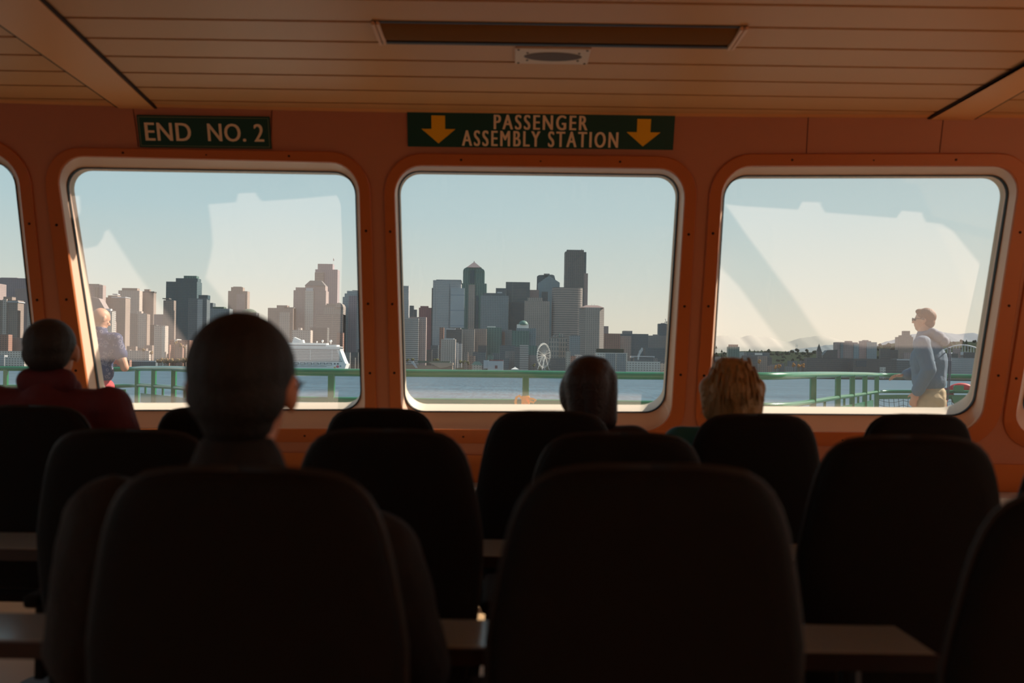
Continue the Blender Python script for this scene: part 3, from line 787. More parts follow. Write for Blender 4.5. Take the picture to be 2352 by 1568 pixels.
bld(527, 571, 669, 'tan', 'brown tower with a narrower top rising above the foreground head', 5, [('box', 'crown', 533, 560, 660, 670, 'tan', .8), ('front', 'bay', 547, 566, 676, None, 'pinkgrey', 3), ('box', 'roof_line', 537, 556, 658.5, 660.5, M_roof, .5)])
bld(546, 592, 718, 'slate', 'building with a mounded planted roof just above the foreground head', 4, [('dome', 'planted_roof', 554, 590, 709, 720, M_roofg, 1)])
bld(619, 677, 708, 'tan', 'blocky brown building right of the foreground head', 4, [('box', 'upper_block', 638, 662, 701.5, 709, 'tan', .7), ('side', 'right_wing', 655, 677, 706, None, 'dark', .7), ('front', 'pale_front', 646, 670, 718, None, 'tanlight', 4)])
bld(678, 752, 668, 'pinkgrey', 'big pinkish tower with a hipped roof and stepped shoulders', 4, [('box', 'left_shoulder', 682, 706, 661, 669, 'pinkgrey', .8), ('box', 'upper_storeys', 704, 750, 657, 669, 'pinkgrey', .9), ('hip', 'hipped_roof', 703, 750, 645, 657, M_roof, .45), ('front', 'white_window_bay', 705, 724, 668, None, 'white', 4), ('box', 'sign_panel', 707, 723, 663, 670, M_pl, 1.25), ('mast', 'antenna', 714, 642, 646, 0, M_mast, .5), ('mast', 'antenna', 718, 642, 646, 0, M_mast, .5)], dep=40)
bld(727, 778, 620, 'mauve', 'tallest tower in the second window, mauve with a flag on top', 5, [('box', 'crown', 732, 766, 607, 621, 'mauve', .8), ('front', 'left_face', 727, 747, 627, None, 'tanband', 6), ('mast', 'flagpole', 765, 591, 610, 0, M_white, .45), ('poly', 'flag', [(765, 592), (767, 596), (767, 600), (765, 597)], mat('flag_cloth', (190, 150, 150), .8), -.3, .3)], dep=36)
bld(730, 791, 722, 'tanband', 'gridded tower with two half-round arched tops', 3, [('side', 'upper_tower', 746, 791, 706, None, 'beige', .9), ('arch', 'arched_top', 772, 791, 696, 707, 'beige', 1), ('arch', 'arched_top', 748, 776, 698, 708, 'tan', .8), ('box', 'top_storeys', 752, 783, 698, 707, 'tan', .7)], dep=40)
bld(790, 850, 683, 'greylight', 'pale grey stepped tower touching the right edge of the second window', 3, [('box', 'upper_step', 794, 850, 675, 684, 'greylight', .9), ('box', 'top_step', 799, 850, 669, 676, 'greylight', .8), ('front', 'pale_ribs', 804, 822, 680, None, 'mauve', 2), ('poly', 'roof_crane', [(809, 666), (823, 667), (823, 668.3), (809, 667.3)], M_mast, -1, 1)])
bld(674, 716, 758, 'tanlight', 'low pale concrete block above the cruise ship funnel', 2, [('box', 'stair_head', 686, 693, 753, 759, 'tanlight', .5)], name='low_building')
bld(715, 754, 752, 'dark', 'plain dark brown block above the cruise ship', 2, name='low_building')
bld(775, 789, 764, 'brick', 'small orange brick block above the stern of the cruise ship', 2, name='low_building')

# --- middle window
bld(890, 940, 657, 'greylight', 'pale grey ribbed tower at the left edge of the middle window', 4)
bld(938, 951, 702, 'slate', 'small grey stepped tower beside the pale ribbed one', 5, [('side', 'lower_wing', 950, 958, 711, None, 'slate', .8)])
bld(963, 993, 707, 'red', 'dusky red tower standing free in the left of the middle window', 4, [('box', 'crown', 966, 984, 703, 708, 'red', .8)])
bld(910, 963, 731, 'whiteband', 'white office block with horizontal window bands, left of the middle window', 2, [('side', 'rear_wing', 940, 979, 728, None, 'pinkgrey', .2)])
bld(996, 1060, 645, 'greylight', 'pale slab tower with a darker crown and a light glass curtain front', 4, [('box', 'crown', 1003, 1060, 643.5, 652, 'slate', .95), ('side', 'left_wing', 993, 1004, 662, None, 'dark', .7), ('front', 'glass_curtain', 1037, 1068, 663, 753, 'paleglass', 6), ('front', 'grey_face', 1004, 1033, 652, None, 'greylight', 2)], dep=36)
bld(1060, 1118, 652, 'tealgreen', 'green glass tower with a pyramid roof and rounded shoulders', 5, [('box', 'shaft', 1064, 1113, 624, 653, 'tealgreen', .9), ('arch', 'arched_shoulder', 1064, 1082, 616, 625, 'tealgreen', .95), ('arch', 'arched_shoulder', 1092, 1113, 617, 625, 'tealgreen', .95), ('box', 'roof_drum', 1071, 1106, 615, 625, 'tealgreen', .8), ('hip', 'pyramid_roof', 1072, 1105, 603, 615.5, mat('copper_roof', (150, 132, 130), .5), .86), ('mast', 'finial', 1088.5, 599.5, 604, 0, M_mast, 2.2), ('front', 'stone_centre', 1077, 1092, 655, None, 'beige', 4), ('front', 'dark_bay', 1080, 1090, 622, 652, M_dkglass, 2), ('front', 'dark_recess', 1094, 1100, 680, None, M_dkglass, 4)], dep=40)
bld(1105, 1168, 680, 'steelgrid', 'blue-grey gridded tower with ribs, right of the pyramid-roofed tower', 4, [('box', 'roof_plinth', 1111, 1162, 674, 681, 'slate', .9), ('box', 'rooftop_plant', 1142, 1153, 671, 676, M_pl, .5), ('side', 'dark_left_wing', 1105, 1117, 683, None, 'teal', .6)], dep=38)
bld(1139, 1163, 662, 'slate', 'small slate tower top peeping over the gridded tower', 5)
bld(1162, 1217, 649, 'slateband', 'dark flat-topped office tower with horizontal bands', 5, [('front', 'darker_lower_front', 1170, 1207, 695, None, 'dark', 3)], dep=42)
bld(1213, 1238, 666, 'pinkgrey', 'sliver of a grey tower left of the peaked blue glass tower', 5)
bld(1205, 1262, 692, 'beige', 'beige tower with a fine window grid in front of the blue glass tower', 4, [('box', 'stepped_top', 1212, 1246, 684, 693, 'beige', .8), ('side', 'dark_rear_slab', 1244, 1258, 670, None, 'dark', .2)], dep=36)
bld(1235, 1285, 650, 'blueglass', 'pale blue glass tower with a peaked front', 5, shape=[(1235, None), (1285, None), (1285, 650), (1260, 634), (1235, 652)], extras=[('poly', 'dark_rear_crown', [(1233, 665), (1233.5, 634), (1238, 631), (1268, 630), (1273, 632), (1278, 650), (1278, 665)], 'slate', 6, 26), ('box', 'rooftop_plant', 1249, 1262, 628.5, 632, M_mast, .3)], dep=36)
bld(1297, 1341, 580, 'black', 'tallest dark tower of the skyline, flat-topped, in the middle window', 5, [('box', 'crown', 1301, 1340, 575.5, 581, 'black', .9), ('side', 'right_slice', 1337, 1346, 580, None, 'slate', .7), ('side', 'lower_right_wing', 1340, 1350, 629, None, 'pinkgrey', .9), ('mast', 'antenna', 1336, 571, 576, 0, M_mast, 1.1), ('mast', 'antenna', 1304, 573, 577, 0, M_mast, .6)], dep=44)
bld(1268, 1338, 661, 'bandbeige', 'wide beige tower with a bulging front and horizontal bands', 4, shape='round', dep=44)
bld(1331, 1387, 707, 'beige', 'beige tower with chamfered corners and a low hipped roof', 3, [('hip', 'hipped_roof', 1332, 1386, 701.5, 707.3, mat('tile_roof', (164, 136, 128), .6), .5), ('mast', 'antenna', 1359, 698, 702, 0, M_mast, .5), ('mast', 'antenna', 1365, 698, 702, 0, M_mast, .5)], dep=40, shape='chamfer')
bld(1384, 1397, 749, 'pinkgrey', 'narrow grey block behind the hipped-roof beige tower', 5)
bld(1387, 1424, 766, 'brick', 'orange-pink block with fine vertical ribs right of the beige towers', 4)
bld(1422, 1487, 767, 'slate', 'broad grey block with a small square top, right part of the middle window', 4, [('box', 'square_top', 1430, 1451, 760, 768, 'grey', .7), ('front', 'pale_left_face', 1422, 1448, 772, None, 'beige', 3)])
bld(1486, 1545, 771, 'grey', 'long grey block at the right edge of the middle window', 4, [('box', 'raised_part', 1500, 1512, 768, 772, 'grey', .5)])
bld(1511, 1533, 743.5, 'slate', 'lone grey tower by the right edge of the middle window', 5, [('box', 'penthouse', 1518, 1529, 742, 744, M_roof, .5)])
cr = empty('tower_crane', W3(1531, 842, 2700), label='thin construction crane at the right edge of the middle window', cat='crane')
bm = B(); q = W3(1531, 745, 2700)-cr.location; tube(bm, [(0, 0, -8), (q.x, 0, q.z+6)], 1.0, 5); obj('crane_mast', bm, M_mast, cr)
bm = B(); a = W3(1526, 740, 2700)-cr.location; b_ = W3(1535, 739, 2700)-cr.location; t_ = W3(1528, 732, 2700)-cr.location
tube(bm, [a, b_], 1.0, 5); tube(bm, [t_, q+Vector((0, 0, 5))], .8, 5); obj('jib', bm, M_mast, cr)
bld(1010, 1020, 752, 'brick', 'slim brick block with lit balconies below the pale slab tower', 3)
bld(1026, 1062, 756, 'dark', 'dark block with a rounded pale frame below the glass curtain tower', 3, [('box', 'pale_frame', 1025, 1046, 754.5, 757, M_pl, 1.05)])
bld(1014, 1047, 779, 'tanlight', 'pale apartment block with rounded top edges in the middle distance', 2, [('box', 'crown', 1020, 1043, 777, 780, M_pl, .8)])
bld(1060, 1090, 756, 'beige', 'beige apartment block below the pyramid-roofed tower, left of a pair', 3)
bld(1086, 1118, 755, 'tan', 'brown apartment block below the pyramid-roofed tower, right of a pair', 3)
bld(1117, 1152, 752, 'tealgreen', 'green-windowed block with a busy white roof edge', 3, [('box', 'roof_clutter', 1119, 1138, 749.5, 753, M_white, .6)])
bld(1150, 1176, 757, 'grey', 'grey block between two green-windowed blocks', 3, [('front', 'brown_strip', 1154, 1160, 762, None, 'brick', 2)])
bld(1186, 1231, 754, 'steelgrid', 'grey building crowned with a shining green dome', 3, [('box', 'white_drum', 1187, 1214, 745, 755, M_white, .6), ('dome', 'dome', 1191, 1213, 736, 746, M_copper, 1), ('front', 'green_front', 1176, 1215, 760, None, 'tealgreen', 8)])
bld(1194, 1214, 792, 'whiteband', 'white banded block in front of the domed building', 1, [('side', 'dark_wing', 1182, 1195, 796, None, 'slateband', .8), ('mast', 'antenna', 1199, 788, 793, 0, M_mast, .4)])
bld(1214, 1233, 794, 'tealgreen', 'small dark green block left of the ferris wheel', 2)
bld(1148, 1182, 793, 'slate', 'dark slate block left of the white banded block', 2)
bld(1262, 1283, 775, 'stone', 'ornate twin-pinnacled stone block behind the ferris wheel, left half', 2, [('poly', 'gable', [(1264, 776), (1273, 768), (1282, 776)], 'stone', -8, 8)])
bld(1283, 1302, 775, 'stone', 'ornate stone block with pointed gables right of the ferris wheel', 2, [('poly', 'gable', [(1286, 776), (1291, 766), (1298, 776)], 'stone', -8, 8), ('mast', 'spire', 1285, 764, 776, 0, M_copper, 1.4)])
bld(1308, 1332, 771, 'steelgrid', 'narrow gridded block in front of the bulging beige tower', 2, [('box', 'roof_clutter', 1311, 1327, 768.5, 772, M_roof, .6)])
bld(1300, 1310, 806, 'cream', 'little cream block right of the ferris wheel', 1, name='low_building')
bld(1302, 1322, 817, 'brick', 'low orange brick building above the dark-haired woman, left side', 1, name='low_building', dep=12)
bld(1320, 1337, 814, 'white', 'low white building just above the dark-haired woman', 1, name='low_building', dep=12)
bld(1265, 1298, 822, 'dark', 'dark shed at the foot of the ferris wheel', 0, name='low_building', dep=14)
bld(1368, 1440, 810, 'white', 'long pale waterfront hotel with ribbed windows right of the dark-haired woman', 1, [('box', 'planted_roof', 1370, 1432, 801, 810.5, M_ever, .7), ('front', 'bay', 1390, 1412, 812, None, 'steelgrid', 2), ('front', 'bay', 1416, 1436, 812, None, 'steelgrid', 2)], dep=22)
bld(1440, 1515, 830, 'white', 'long low white building with square windows on the shore, right of the hotel', 0, dep=14, name='low_building')
bld(1455, 1500, 820, 'slate', 'dark roofed block behind the long low white building', 1, [('box', 'pale_roof', 1448, 1502, 817.5, 821, M_pl, 1)], dep=20, name='low_building')
bld(1480, 1540, 799, 'slate', 'broad dim grey block at the right edge of the middle window, above the shore', 3)
bld(1516, 1545, 834, 'cream', 'small cream shed at the right edge of the middle window', 0, name='low_building', dep=10)
# waterfront below
ps = bld(1121, 1156, 829, M_pl, 'long white pier shed with a red roof line on the shore', 0, [('box', 'left_shed', 1111, 1122, 827, 846, M_pl, .8), ('box', 'red_eave', 1125, 1156, 826.3, 828, mat('red_eave', (160, 84, 80), .6), 1.02), ('front', 'door', 1137, 1143, 839, 846, mat('shed_door', (130, 84, 84), .6), .5)], name='pier_shed', dep=18)
bld(1085, 1106, 838, 'cream', 'small pavilion with a green hipped roof by the pier shed', 0, [('hip', 'hipped_roof', 1082, 1109, 830, 838.3, M_copper, .6)], name='pavilion', dep=14)
bld(932, 1040, 839, mat('terrace_concrete', (150, 132, 118), .8), 'long low concrete terrace on the shore at the left of the middle window', 0, [('box', 'planted_roof', 960, 1034, 829, 833, M_roofg, .8), ('poly', 'curved_deck', [(985, 832), (1041, 833), (1041, 838), (1026, 843), (1012, 845), (1000, 839)], mat('terrace_light', (186, 158, 138), .8), -10.5, 6), ('poly', 'stair', [(944, 830), (950, 829), (961, 845), (956, 845)], M_pl, -11, -9)], name='waterfront_terrace', dep=16)
tent = empty('white_tent', W3(1183, 848, 1960), label='little white tent peak at the water line under the domed building', cat='tent')
bm = B(); r = 8; loft(bm, [[(r*s*a, 6*s*b_, z) for a, b_ in ((-1, -1), (1, -1), (1, 1), (-1, 1))] for s, z in ((1, -1), (1, 0.5), (.5, 2.2), (.04, 5))]); obj('canopy', bm, M_white, tent)

# --- low clutter along the shore, individually built
rnd = random.Random(11)
def clutter(x0, x1, y0, y1, n, keys, where, layer=1):
    for i in range(n):
        w = rnd.uniform(9, 24); a = x0+(x1-x0-w)*((i+rnd.uniform(.1, .9))/n)
        bld(a, a+w, rnd.uniform(y0, y1), rnd.choice(keys), 'small drab building crowded among others '+where, layer, name='low_building', group='low waterfront blocks '+where, dep=rnd.uniform(8, 13))
clutter(258, 440, 790, 806, 10, ['tan', 'pinkgrey', 'brick', 'tanband', 'grey'], 'below the second window towers', 2)
bld(262, 345, 805, 'tanlight', 'pale flat-roofed hall behind the garage, right of the bald man', 1, name='low_building', dep=12)
bld(268, 345, 815, 'tanband', 'two-storey parking garage with dark slots right of the bald man', 1, name='low_building', dep=14)
bld(336, 362, 800, 'white', 'bright white block with square windows above the parking garage', 2, name='low_building')
bld(264, 300, 826, 'brick', 'orange-brown pier shed right of the bald man', 0, name='low_building', dep=12)
bld(300, 360, 829, 'slate', 'grey pier building with a pale eave, right of the bald man', 0, [('box', 'pale_eave', 300, 360, 828, 830, M_pl, 1.1)], name='low_building', dep=12)
bld(394, 440, 781, 'brick', 'low brick block left of the foreground head', 2, [('box', 'white_wall', 406, 412, 779, 790, M_white, 1.1)], name='low_building')
clutter(925, 1120, 786, 822, 15, ['grey', 'tan', 'cream', 'dark', 'greylight', 'slate'], 'left of the white pier shed', 2)
clutter(1090, 1262, 806, 832, 9, ['slate', 'dark', 'grey', 'tealgreen'], 'between pier shed and wheel', 1)
clutter(1262, 1540, 818, 836, 10, ['grey', 'cream', 'slate', 'tan'], 'right of the wheel', 1)
clutter(780, 850, 800, 828, 5, ['dark', 'slate', 'grey'], 'astern of the cruise ship', 1)
clutter(1480, 1560, 775, 800, 3, ['pinkgrey', 'grey'], 'at the right edge of the middle window', 4)

# --- right window
bld(1630, 1650, 826, 'slate', 'dim slate block at the left edge of the right-hand window', 1)
bld(1671, 1697, 796, 'tealgreen', 'square tower block on the wooded hill above the blonde woman', 4, [('box', 'red_top', 1674, 1694, 791, 797, 'brick', .8)])
bld(1697, 1712, 808, 'greylight', 'pale block next to the square hill tower', 4, name='low_building')
bld(1712, 1764, 809, 'slate', 'wide dark hillside building with a strip of pale windows', 3, [('front', 'window_strip', 1730, 1747, 811, 815, M_white, 1), ('front', 'lower_terrace', 1709, 1768, 820, None, 'dark', 6)], name='low_building')
ch = bld(1876, 1886, 806, 'dark', 'dark church with a pointed spire in the right-hand window', 3, [('hip', 'spire', 1876, 1886, 789, 806.5, mat('slate_roof', (58, 68, 70), .7), .97)], name='church', dep=9)
bld(1886, 1920, 812, 'dark', 'long dark pitched-roof hall beside the spire', 3, shape=[(1886, None), (1920, None), (1920, 803), (1897, 804), (1887, 816)], name='pitched_hall', dep=22)
bld(1918, 1966, 786, 'pinkgrey', 'big blocky pinkish-grey hospital block, left of the pair', 4, [('box', 'roof_block', 1942, 1955, 783, 787, 'pinkgrey', .6), ('front', 'grey_bay', 1926, 1932, 788, None, 'steelgrid', 3), ('front', 'blue_bay', 1956, 1968, 790, None, 'blueglass', 3)])
bld(1968, 2010, 789, 'pinkgrey', 'blocky pinkish-grey hospital block, right of the pair', 4, [('box', 'roof_block', 1975, 1998, 783, 790, 'pinkgrey', .7), ('box', 'roof_peak', 1982, 1993, 781, 784, 'pinkgrey', .5), ('front', 'blue_screen', 1986, 2009, 786, None, 'blueglass', 4)])
bld(2059, 2094, 774, 'tan', 'stepped brown tower on the ridge left of the standing man', 5, [('box', 'upper_step', 2066, 2091, 770, 775, 'tan', .8), ('box', 'turret', 2073, 2088, 760, 771, 'tan', .6)])
bld(1955, 2055, 824, 'dark', 'long dark waterfront warehouse below the hospital blocks', 2, [('front', 'blue_doors', 1962, 1985, 828, 842, M_dkglass, 1)], name='low_building', dep=26)
bld(2050, 2180, 826, 'slate', 'long dim warehouse with a pale roof edge behind the standing man', 2, [('box', 'roof_edge', 2050, 2180, 825, 827, M_pl, 1.05)], name='low_building', dep=26)
bld(1850, 1955, 822, 'dark', 'long dark wharf building below the spire', 2, name='low_building', dep=22)
bld(2022, 2033, 843, 'white', 'tiny pale square hut on the right-hand shore', 0, name='low_building', dep=6)
bld(2170, 2250, 822, 'greylight', 'pale grey building with tall windows under the arched stadium roof', 2, name='low_building', dep=26)
clutter(1632, 1860, 815, 842, 13, ['slate', 'dark', 'grey', 'tan'], 'on the hill of the right-hand window', 2)
clutter(2010, 2250, 800, 822, 9, ['slate', 'pinkgrey', 'dark'], 'behind the standing man', 3)
for _l, _i, a_, k_ in sorted(BLD, key=lambda q: (q[0], q[1])): bld_now(*a_, **k_)
# stadium arch
D = 2650; st = empty('arched_stadium_roof', W3(2205, 845, D), label='arched white stadium roof truss at the right of the right-hand window', cat='stadium')
def sp_(px, py): v = W3(px, py, D)-st.location; return Vector((v.x, 0, v.z))
M_st = mat('stadium_white', (196, 198, 204), .5)
arc = [sp_(2130+(2290-2130)*t, 826-34*math.sin(PI*t)) for t in [i/24 for i in range(25)]]
arc2 = [sp_(2130+(2290-2130)*t, 830-22*math.sin(PI*t)) for t in [i/24 for i in range(25)]]
bm = B(); tube(bm, arc, 1.5, 6); obj('upper_arch', bm, M_st, st, True)
bm = B()
for a, b_ in zip(arc2[:-1], arc2[1:]): hexa(bm, [a+Vector((0, -12, -8)), b_+Vector((0, -12, -8)), b_+Vector((0, 12, -8)), a+Vector((0, 12, -8))], [a+Vector((0, -12, 0)), b_+Vector((0, -12, 0)), b_+Vector((0, 12, 0)), a+Vector((0, 12, 0))])
obj('roof_deck', bm, M_st, st)
bm = B()
for a, b_ in zip(arc[2:-2], arc2[2:-2]): tube(bm, [a, b_], .6, 4)
obj('truss_bars', bm, M_st, st)
bm = B(); a = sp_(2130, 830); b_ = sp_(2290, 830); prism(bm, [(a.x, -16), (b_.x, -16), (b_.x, a.z)]+[(q.x, q.z-8) for q in reversed(arc2[2:-2])]+[(a.x, a.z)], -10, 10); obj('stadium_wall', bm, C['grey'], st)

# --- ferris wheel
D = 1968; c = W3(1248.5, 816.5, D); gz = W3(1248, 847, D).z-1
fw = empty('ferris_wheel', (c.x, D, gz), label='white ferris wheel on the waterfront pier', cat='ferris wheel')
hzc = c.z-gz; R_ = 27*D/F; rx = .56; M_fw = mat('wheel_white', (240, 230, 220), .4)
ang = math.acos(rx)
def wpt(a, r, o=0): return Vector((r*math.cos(a)*rx-o*math.sin(ang), r*math.cos(a)*math.sin(ang)+o*rx, hzc+r*math.sin(a)))
bm = B()
for rr_, o in ((R_, -1), (R_, 1), (R_*.93, 0)): tube(bm, [wpt(2*PI*i/42, rr_, o) for i in range(43)], .28, 5, caps=False)
obj('rim', bm, M_fw, fw, True)
bm = B()
for i in range(21):
    for o in (-1, 1): tube(bm, [wpt(0, 0, o*2), wpt(2*PI*i/21, R_, o)], .16, 4)
obj('spokes', bm, M_fw, fw)
bm = B(); ball(bm, (0, 0, hzc), 1.8, 12, 8); obj('hub', bm, M_fw, fw, True)
bm = B()
for o in (-3.4, 3.4):
    for s in (-1, 1): tube(bm, [wpt(0, 0, o), Vector((s*13*rx-o*1.2, s*9+o, 0))], .7, 6)
obj('support_legs', bm, M_fw, fw)
gb = None
for i in range(42):
    q = wpt(2*PI*i/42, R_+1.0); 
    if gb is None:
        bm = B(); ball(bm, (0, 0, 0), (1.0, 1.0, 1.1), 8, 6); gb = obj('gondola', bm, M_fw, fw); gb.location = q
    else:
        g_ = gb.copy(); COL.objects.link(g_); g_.parent = fw; g_.location = q

# --- cruise ship
D = 1700; z0 = W3(700, 853, D).z
sh = empty('cruise_ship', (W3(700, 850, D).x, D, WZ), label='big white cruise ship moored behind the foreground head', cat='ship')
def sx(px): return (px-700)*D/F
def sz(py, px=740): return W3(px, py, D).z-WZ
M_sw = mat('ship_white', (236, 232, 228), .4); M_sd = mat('ship_windows', (74, 96, 108), .3)
bm = B()
pl = [(sx(500), 0), (sx(793), 0), (sx(799.5), sz(834)), (sx(500), sz(834))]
loft(bm, [[(x*(1 if abs(y) < 16 or x < 0 else 1), y, z) for x, z in pl] for y in (-18, 18)]); obj('hull', bm, M_sw, sh)
bm = B(); lo, hi = sz(828), sz(802)
prism(bm, [(sx(500), sz(834)), (sx(797), sz(834)), (sx(794), sz(828)), (sx(784), sz(803)), (sx(500), sz(803))], -17, 17); obj('superstructure', bm, M_sw, sh)
wn = B(); n = 7
for i in range(n):
    za = sz(826-i*3.5); zb = sz(824-i*3.5)
    box(wn, sx(505), sx(786-i*1.45), -17.35, -16.9, za, zb)
obj('window_band', wn, M_sd, sh)
bm = B()
for i in range(n+1):
    zz = sz(827.6-i*3.5); box(bm, sx(504), sx(789-i*1.3), -18.2, -17.0, zz-.22, zz+.22)
for px in (717.5, 766.5): box(bm, sx(px)-.5, sx(px)+.5, -18.3, -17, sz(826), sz(804))
obj('balcony_edge', bm, M_sw, sh)
bm = B(); box(bm, sx(500), sx(784.5), -18.4, 18.4, sz(802), sz(800.2)); box(bm, sx(505), sx(783), -17, 17, sz(799.5), sz(797.5)); box(bm, sx(505), sx(783), -16, 16, sz(797), sz(795.5)); box(bm, sx(510), sx(776), -14, 14, sz(795.5), sz(791.8)); box(bm, sx(520), sx(752), -10, 10, sz(791.8), sz(788)); box(bm, sx(766), sx(777), -12, 12, sz(793), sz(791.5)); obj('upper_deck', bm, M_sw, sh)
bm = B(); box(bm, sx(505), sx(783), -16, 16, sz(800.2), sz(797)); box(bm, sx(512), sx(751), -14.2, -13.8, sz(794.8), sz(793)); box(bm, sx(500), sx(790), -17.5, -17.0, sz(829.5), sz(828.3)); obj('deck_glazing', bm, M_sd, sh)  # window-coloured bands along the decks
bm = B()
for px in range(520, 780, 15):
    if px > 764: break
bm.free()
lb = None
for px in list(range(545, 770, 15)):
    b2 = B(); ball(b2, (0, 0, 0), (sx(706)-sx(700), 1.6, 1.5), 12, 8)
    if lb is None: lb = obj('lifeboat', b2, mat('lifeboat_white', (232, 222, 214), .5), sh, True); g_ = lb
    else: b2.free(); g_ = lb.copy(); COL.objects.link(g_); g_.parent = sh
    g_.location = (sx(px+5), -18.6, sz(836.3))
bm = B()
for px in list(range(545, 770, 15)): box(bm, sx(px-1.2), sx(px+11.5), -18.25, -17.9, sz(837.8), sz(832.8))
for px in (773, 780): box(bm, sx(px-2), sx(px+2), -18.25, -17.9, sz(836.5), sz(833))
for px in range(505, 755, 2): box(bm, sx(px), sx(px+1), -18.2, -17.9, sz(842), sz(840.5))
obj('side_opening', bm, M_sd, sh)
bm = B(); 
for cx_, cy_, r, in ((742-2, 783, 2.6), (759, 783, 3.0), (739-12, 785, 1.8)): ball(bm, (sx(cx_), 0, sz(cy_)), r*D/F, 14, 10); tube(bm, [(sx(cx_), 0, sz(790)), (sx(cx_), 0, sz(cy_))], .7, 6)
obj('radar_dome', bm, M_sw, sh, True)
bm = B(); prism(bm, [(sx(672), sz(788)), (sx(698), sz(788)), (sx(696), sz(781)), (sx(690), sz(781)), (sx(676), sz(775))], -7, 7); obj('funnel', bm, M_sw, sh)
bm = B()
for cx_, cy_, r in ((779, 841.5, 3.4), (783, 843, 2.4)): lathe(bm, [(.01, -.2), (r*D/F, -.2), (r*D/F, .1), (.01, .1)], n=14)
bm.free()
for nm, cx_, cy_, r, rgb in (('red_hull_motif', 779.5, 841, 3.6, (206, 96, 110)), ('yellow_hull_motif', 773, 843.5, 2.4, (214, 176, 100)), ('teal_hull_motif', 786, 840, 2.2, (70, 142, 160))):
    b2 = B(); t = [(r*D/F*math.cos(2*PI*i/14), -18.25, r*D/F*.85*math.sin(2*PI*i/14)) for i in range(14)]
    loft(b2, [[(x, y, z) for x, y, z in t], [(x, -17.9, z) for x, y, z in t]]); o = obj(nm, b2, mat(nm, rgb, .5), sh); o.location = (sx(cx_), 0, sz(cy_))

# --- wooded hill and shore trees of the right-hand window
bm = B()
prof = [(1560, 822), (1640, 812), (1700, 806), (1760, 806), (1830, 808), (1880, 810), (1930, 802), (2000, 796), (2060, 788), (2110, 784), (2160, 786), (2200, 784), (2260, 785), (2400, 790)]
D = 3250
rows = []
for (fy, fz) in ((-700, 0.0), (-420, .35), (-200, .75), (0, 1.0), (200, .6), (500, .1)):
    r = []
    for i in range(60):
        px = 1560+(2400-1560)*i/59
        for a, b_ in zip(prof[:-1], prof[1:]):
            if a[0] <= px <= b_[0]: py = a[1]+(b_[1]-a[1])*(px-a[0])/(b_[0]-a[0])
        p = W3(px, py, D); z = GZ+(p.z-GZ)*fz+ (3*noise.noise(Vector((p.x*.01, fy*.01, 3))) if fz > 0 else 0)
        r.append((p.x, D+fy, z))
    rows.append(r)
g = [[bm.verts.new(q) for q in r] for r in rows]
for a, b_ in zip(g[:-1], g[1:]):
    for i in range(59): bm.faces.new((a[i], a[i+1], b_[i+1], b_[i]))
hl = obj('wooded_hill', bm, M_ever, smooth=True); tag(hl, kind='structure')
def conifer(bm, x, y, z, h, r, seed=0):
    for k in range(4):
        t = k/4; lathe2 = [(r*(1-t*.75), z+h*(.12+t*.22)), (r*(1-t*.75)*.25, z+h*(.12+t*.22)+h*.36)]
        loft(bm, [[(x+rr*math.cos(2*PI*i/7+k), y+rr*math.sin(2*PI*i/7+k), zz) for i in range(7)] for rr, zz in lathe2])
def roundtree(bm, x, y, z, h, r, rnd):
    for k in range(5):
        a = rnd.uniform(0, 6.28); q = r*.45
        s_ = r*rnd.uniform(.45, .7); cx_, cy_, cz_ = x+q*math.cos(a), y+q*math.sin(a), z+h*.6+rnd.uniform(-.15, .25)*h
        loft(bm, [[(cx_+s_*math.cos(e_)*math.cos(2*PI*i/7), cy_+s_*math.cos(e_)*math.sin(2*PI*i/7), cz_+s_*math.sin(e_)) for i in range(7)] for e_ in (-1.3, -.5, .3, 1.0, 1.45)])
    tube(bm, [(x, y, z-1), (x, y, z+h*.6)], r*.1, 5)
rnd = random.Random(5)
def hprof(px):
    for a, b_ in zip(prof[:-1], prof[1:]):
        if a[0] <= px <= b_[0]: return a[1]+(b_[1]-a[1])*(px-a[0])/(b_[0]-a[0])
bm = B()
for i in range(330):
    px = rnd.uniform(1600, 2300); f = rnd.uniform(0, 1); py = hprof(px)
    p = W3(px, py, D); y = D-f*420; z = GZ+(p.z-GZ)*(1-.65*f)-2
    s = rnd.random()
    if s < .5: conifer(bm, p.x*(y/D), y, z, rnd.uniform(9, 17), rnd.uniform(3, 5))
    else: roundtree(bm, p.x*(y/D), y, z, rnd.uniform(8, 12), rnd.uniform(5, 8), rnd)
tag(obj('hill_woodland', bm, M_ever), 'dark mixed woodland covering the hill in the right-hand window', 'woodland', kind='stuff')
def tree(px, py, D_, h, kind, m, lab, grp):
    p = W3(px, py, D_)
    root = empty('conifer_tree' if kind == 'c' else 'broadleaf_tree', (p.x, D_, p.z-h), label=lab, cat='tree', group=grp)
    bm = B()
    if kind == 'c': conifer(bm, 0, 0, 0, h, h*.26)
    else: roundtree(bm, 0, 0, 0, h*1.0, h*.34, rnd)
    obj('crown', bm, m, root)
    bm = B(); tube(bm, [(0, 0, -14), (0, 0, h*.3)], h*.035, 6); obj('trunk', bm, mat('bark', (74, 62, 54), .9), root)
for px, py in ((1645, 788), (1636, 792), (1658, 797), (1722, 795), (1733, 798), (1741, 799), (1752, 800), (1757, 799), (1772, 803), (1804, 800), (1811, 801), (1830, 803), (1845, 804), (1866, 802), (1890, 803), (2163, 778), (2178, 782)):
    tree(px, py+1, 3120, 17, 'c', M_ever, 'dark conifer standing up along the wooded ridge skyline', 'conifers on the ridge skyline')
tree(2181, 771, 3000, 26, 'c', M_ever, 'tall conifer on the ridge just right of the standing man', None)
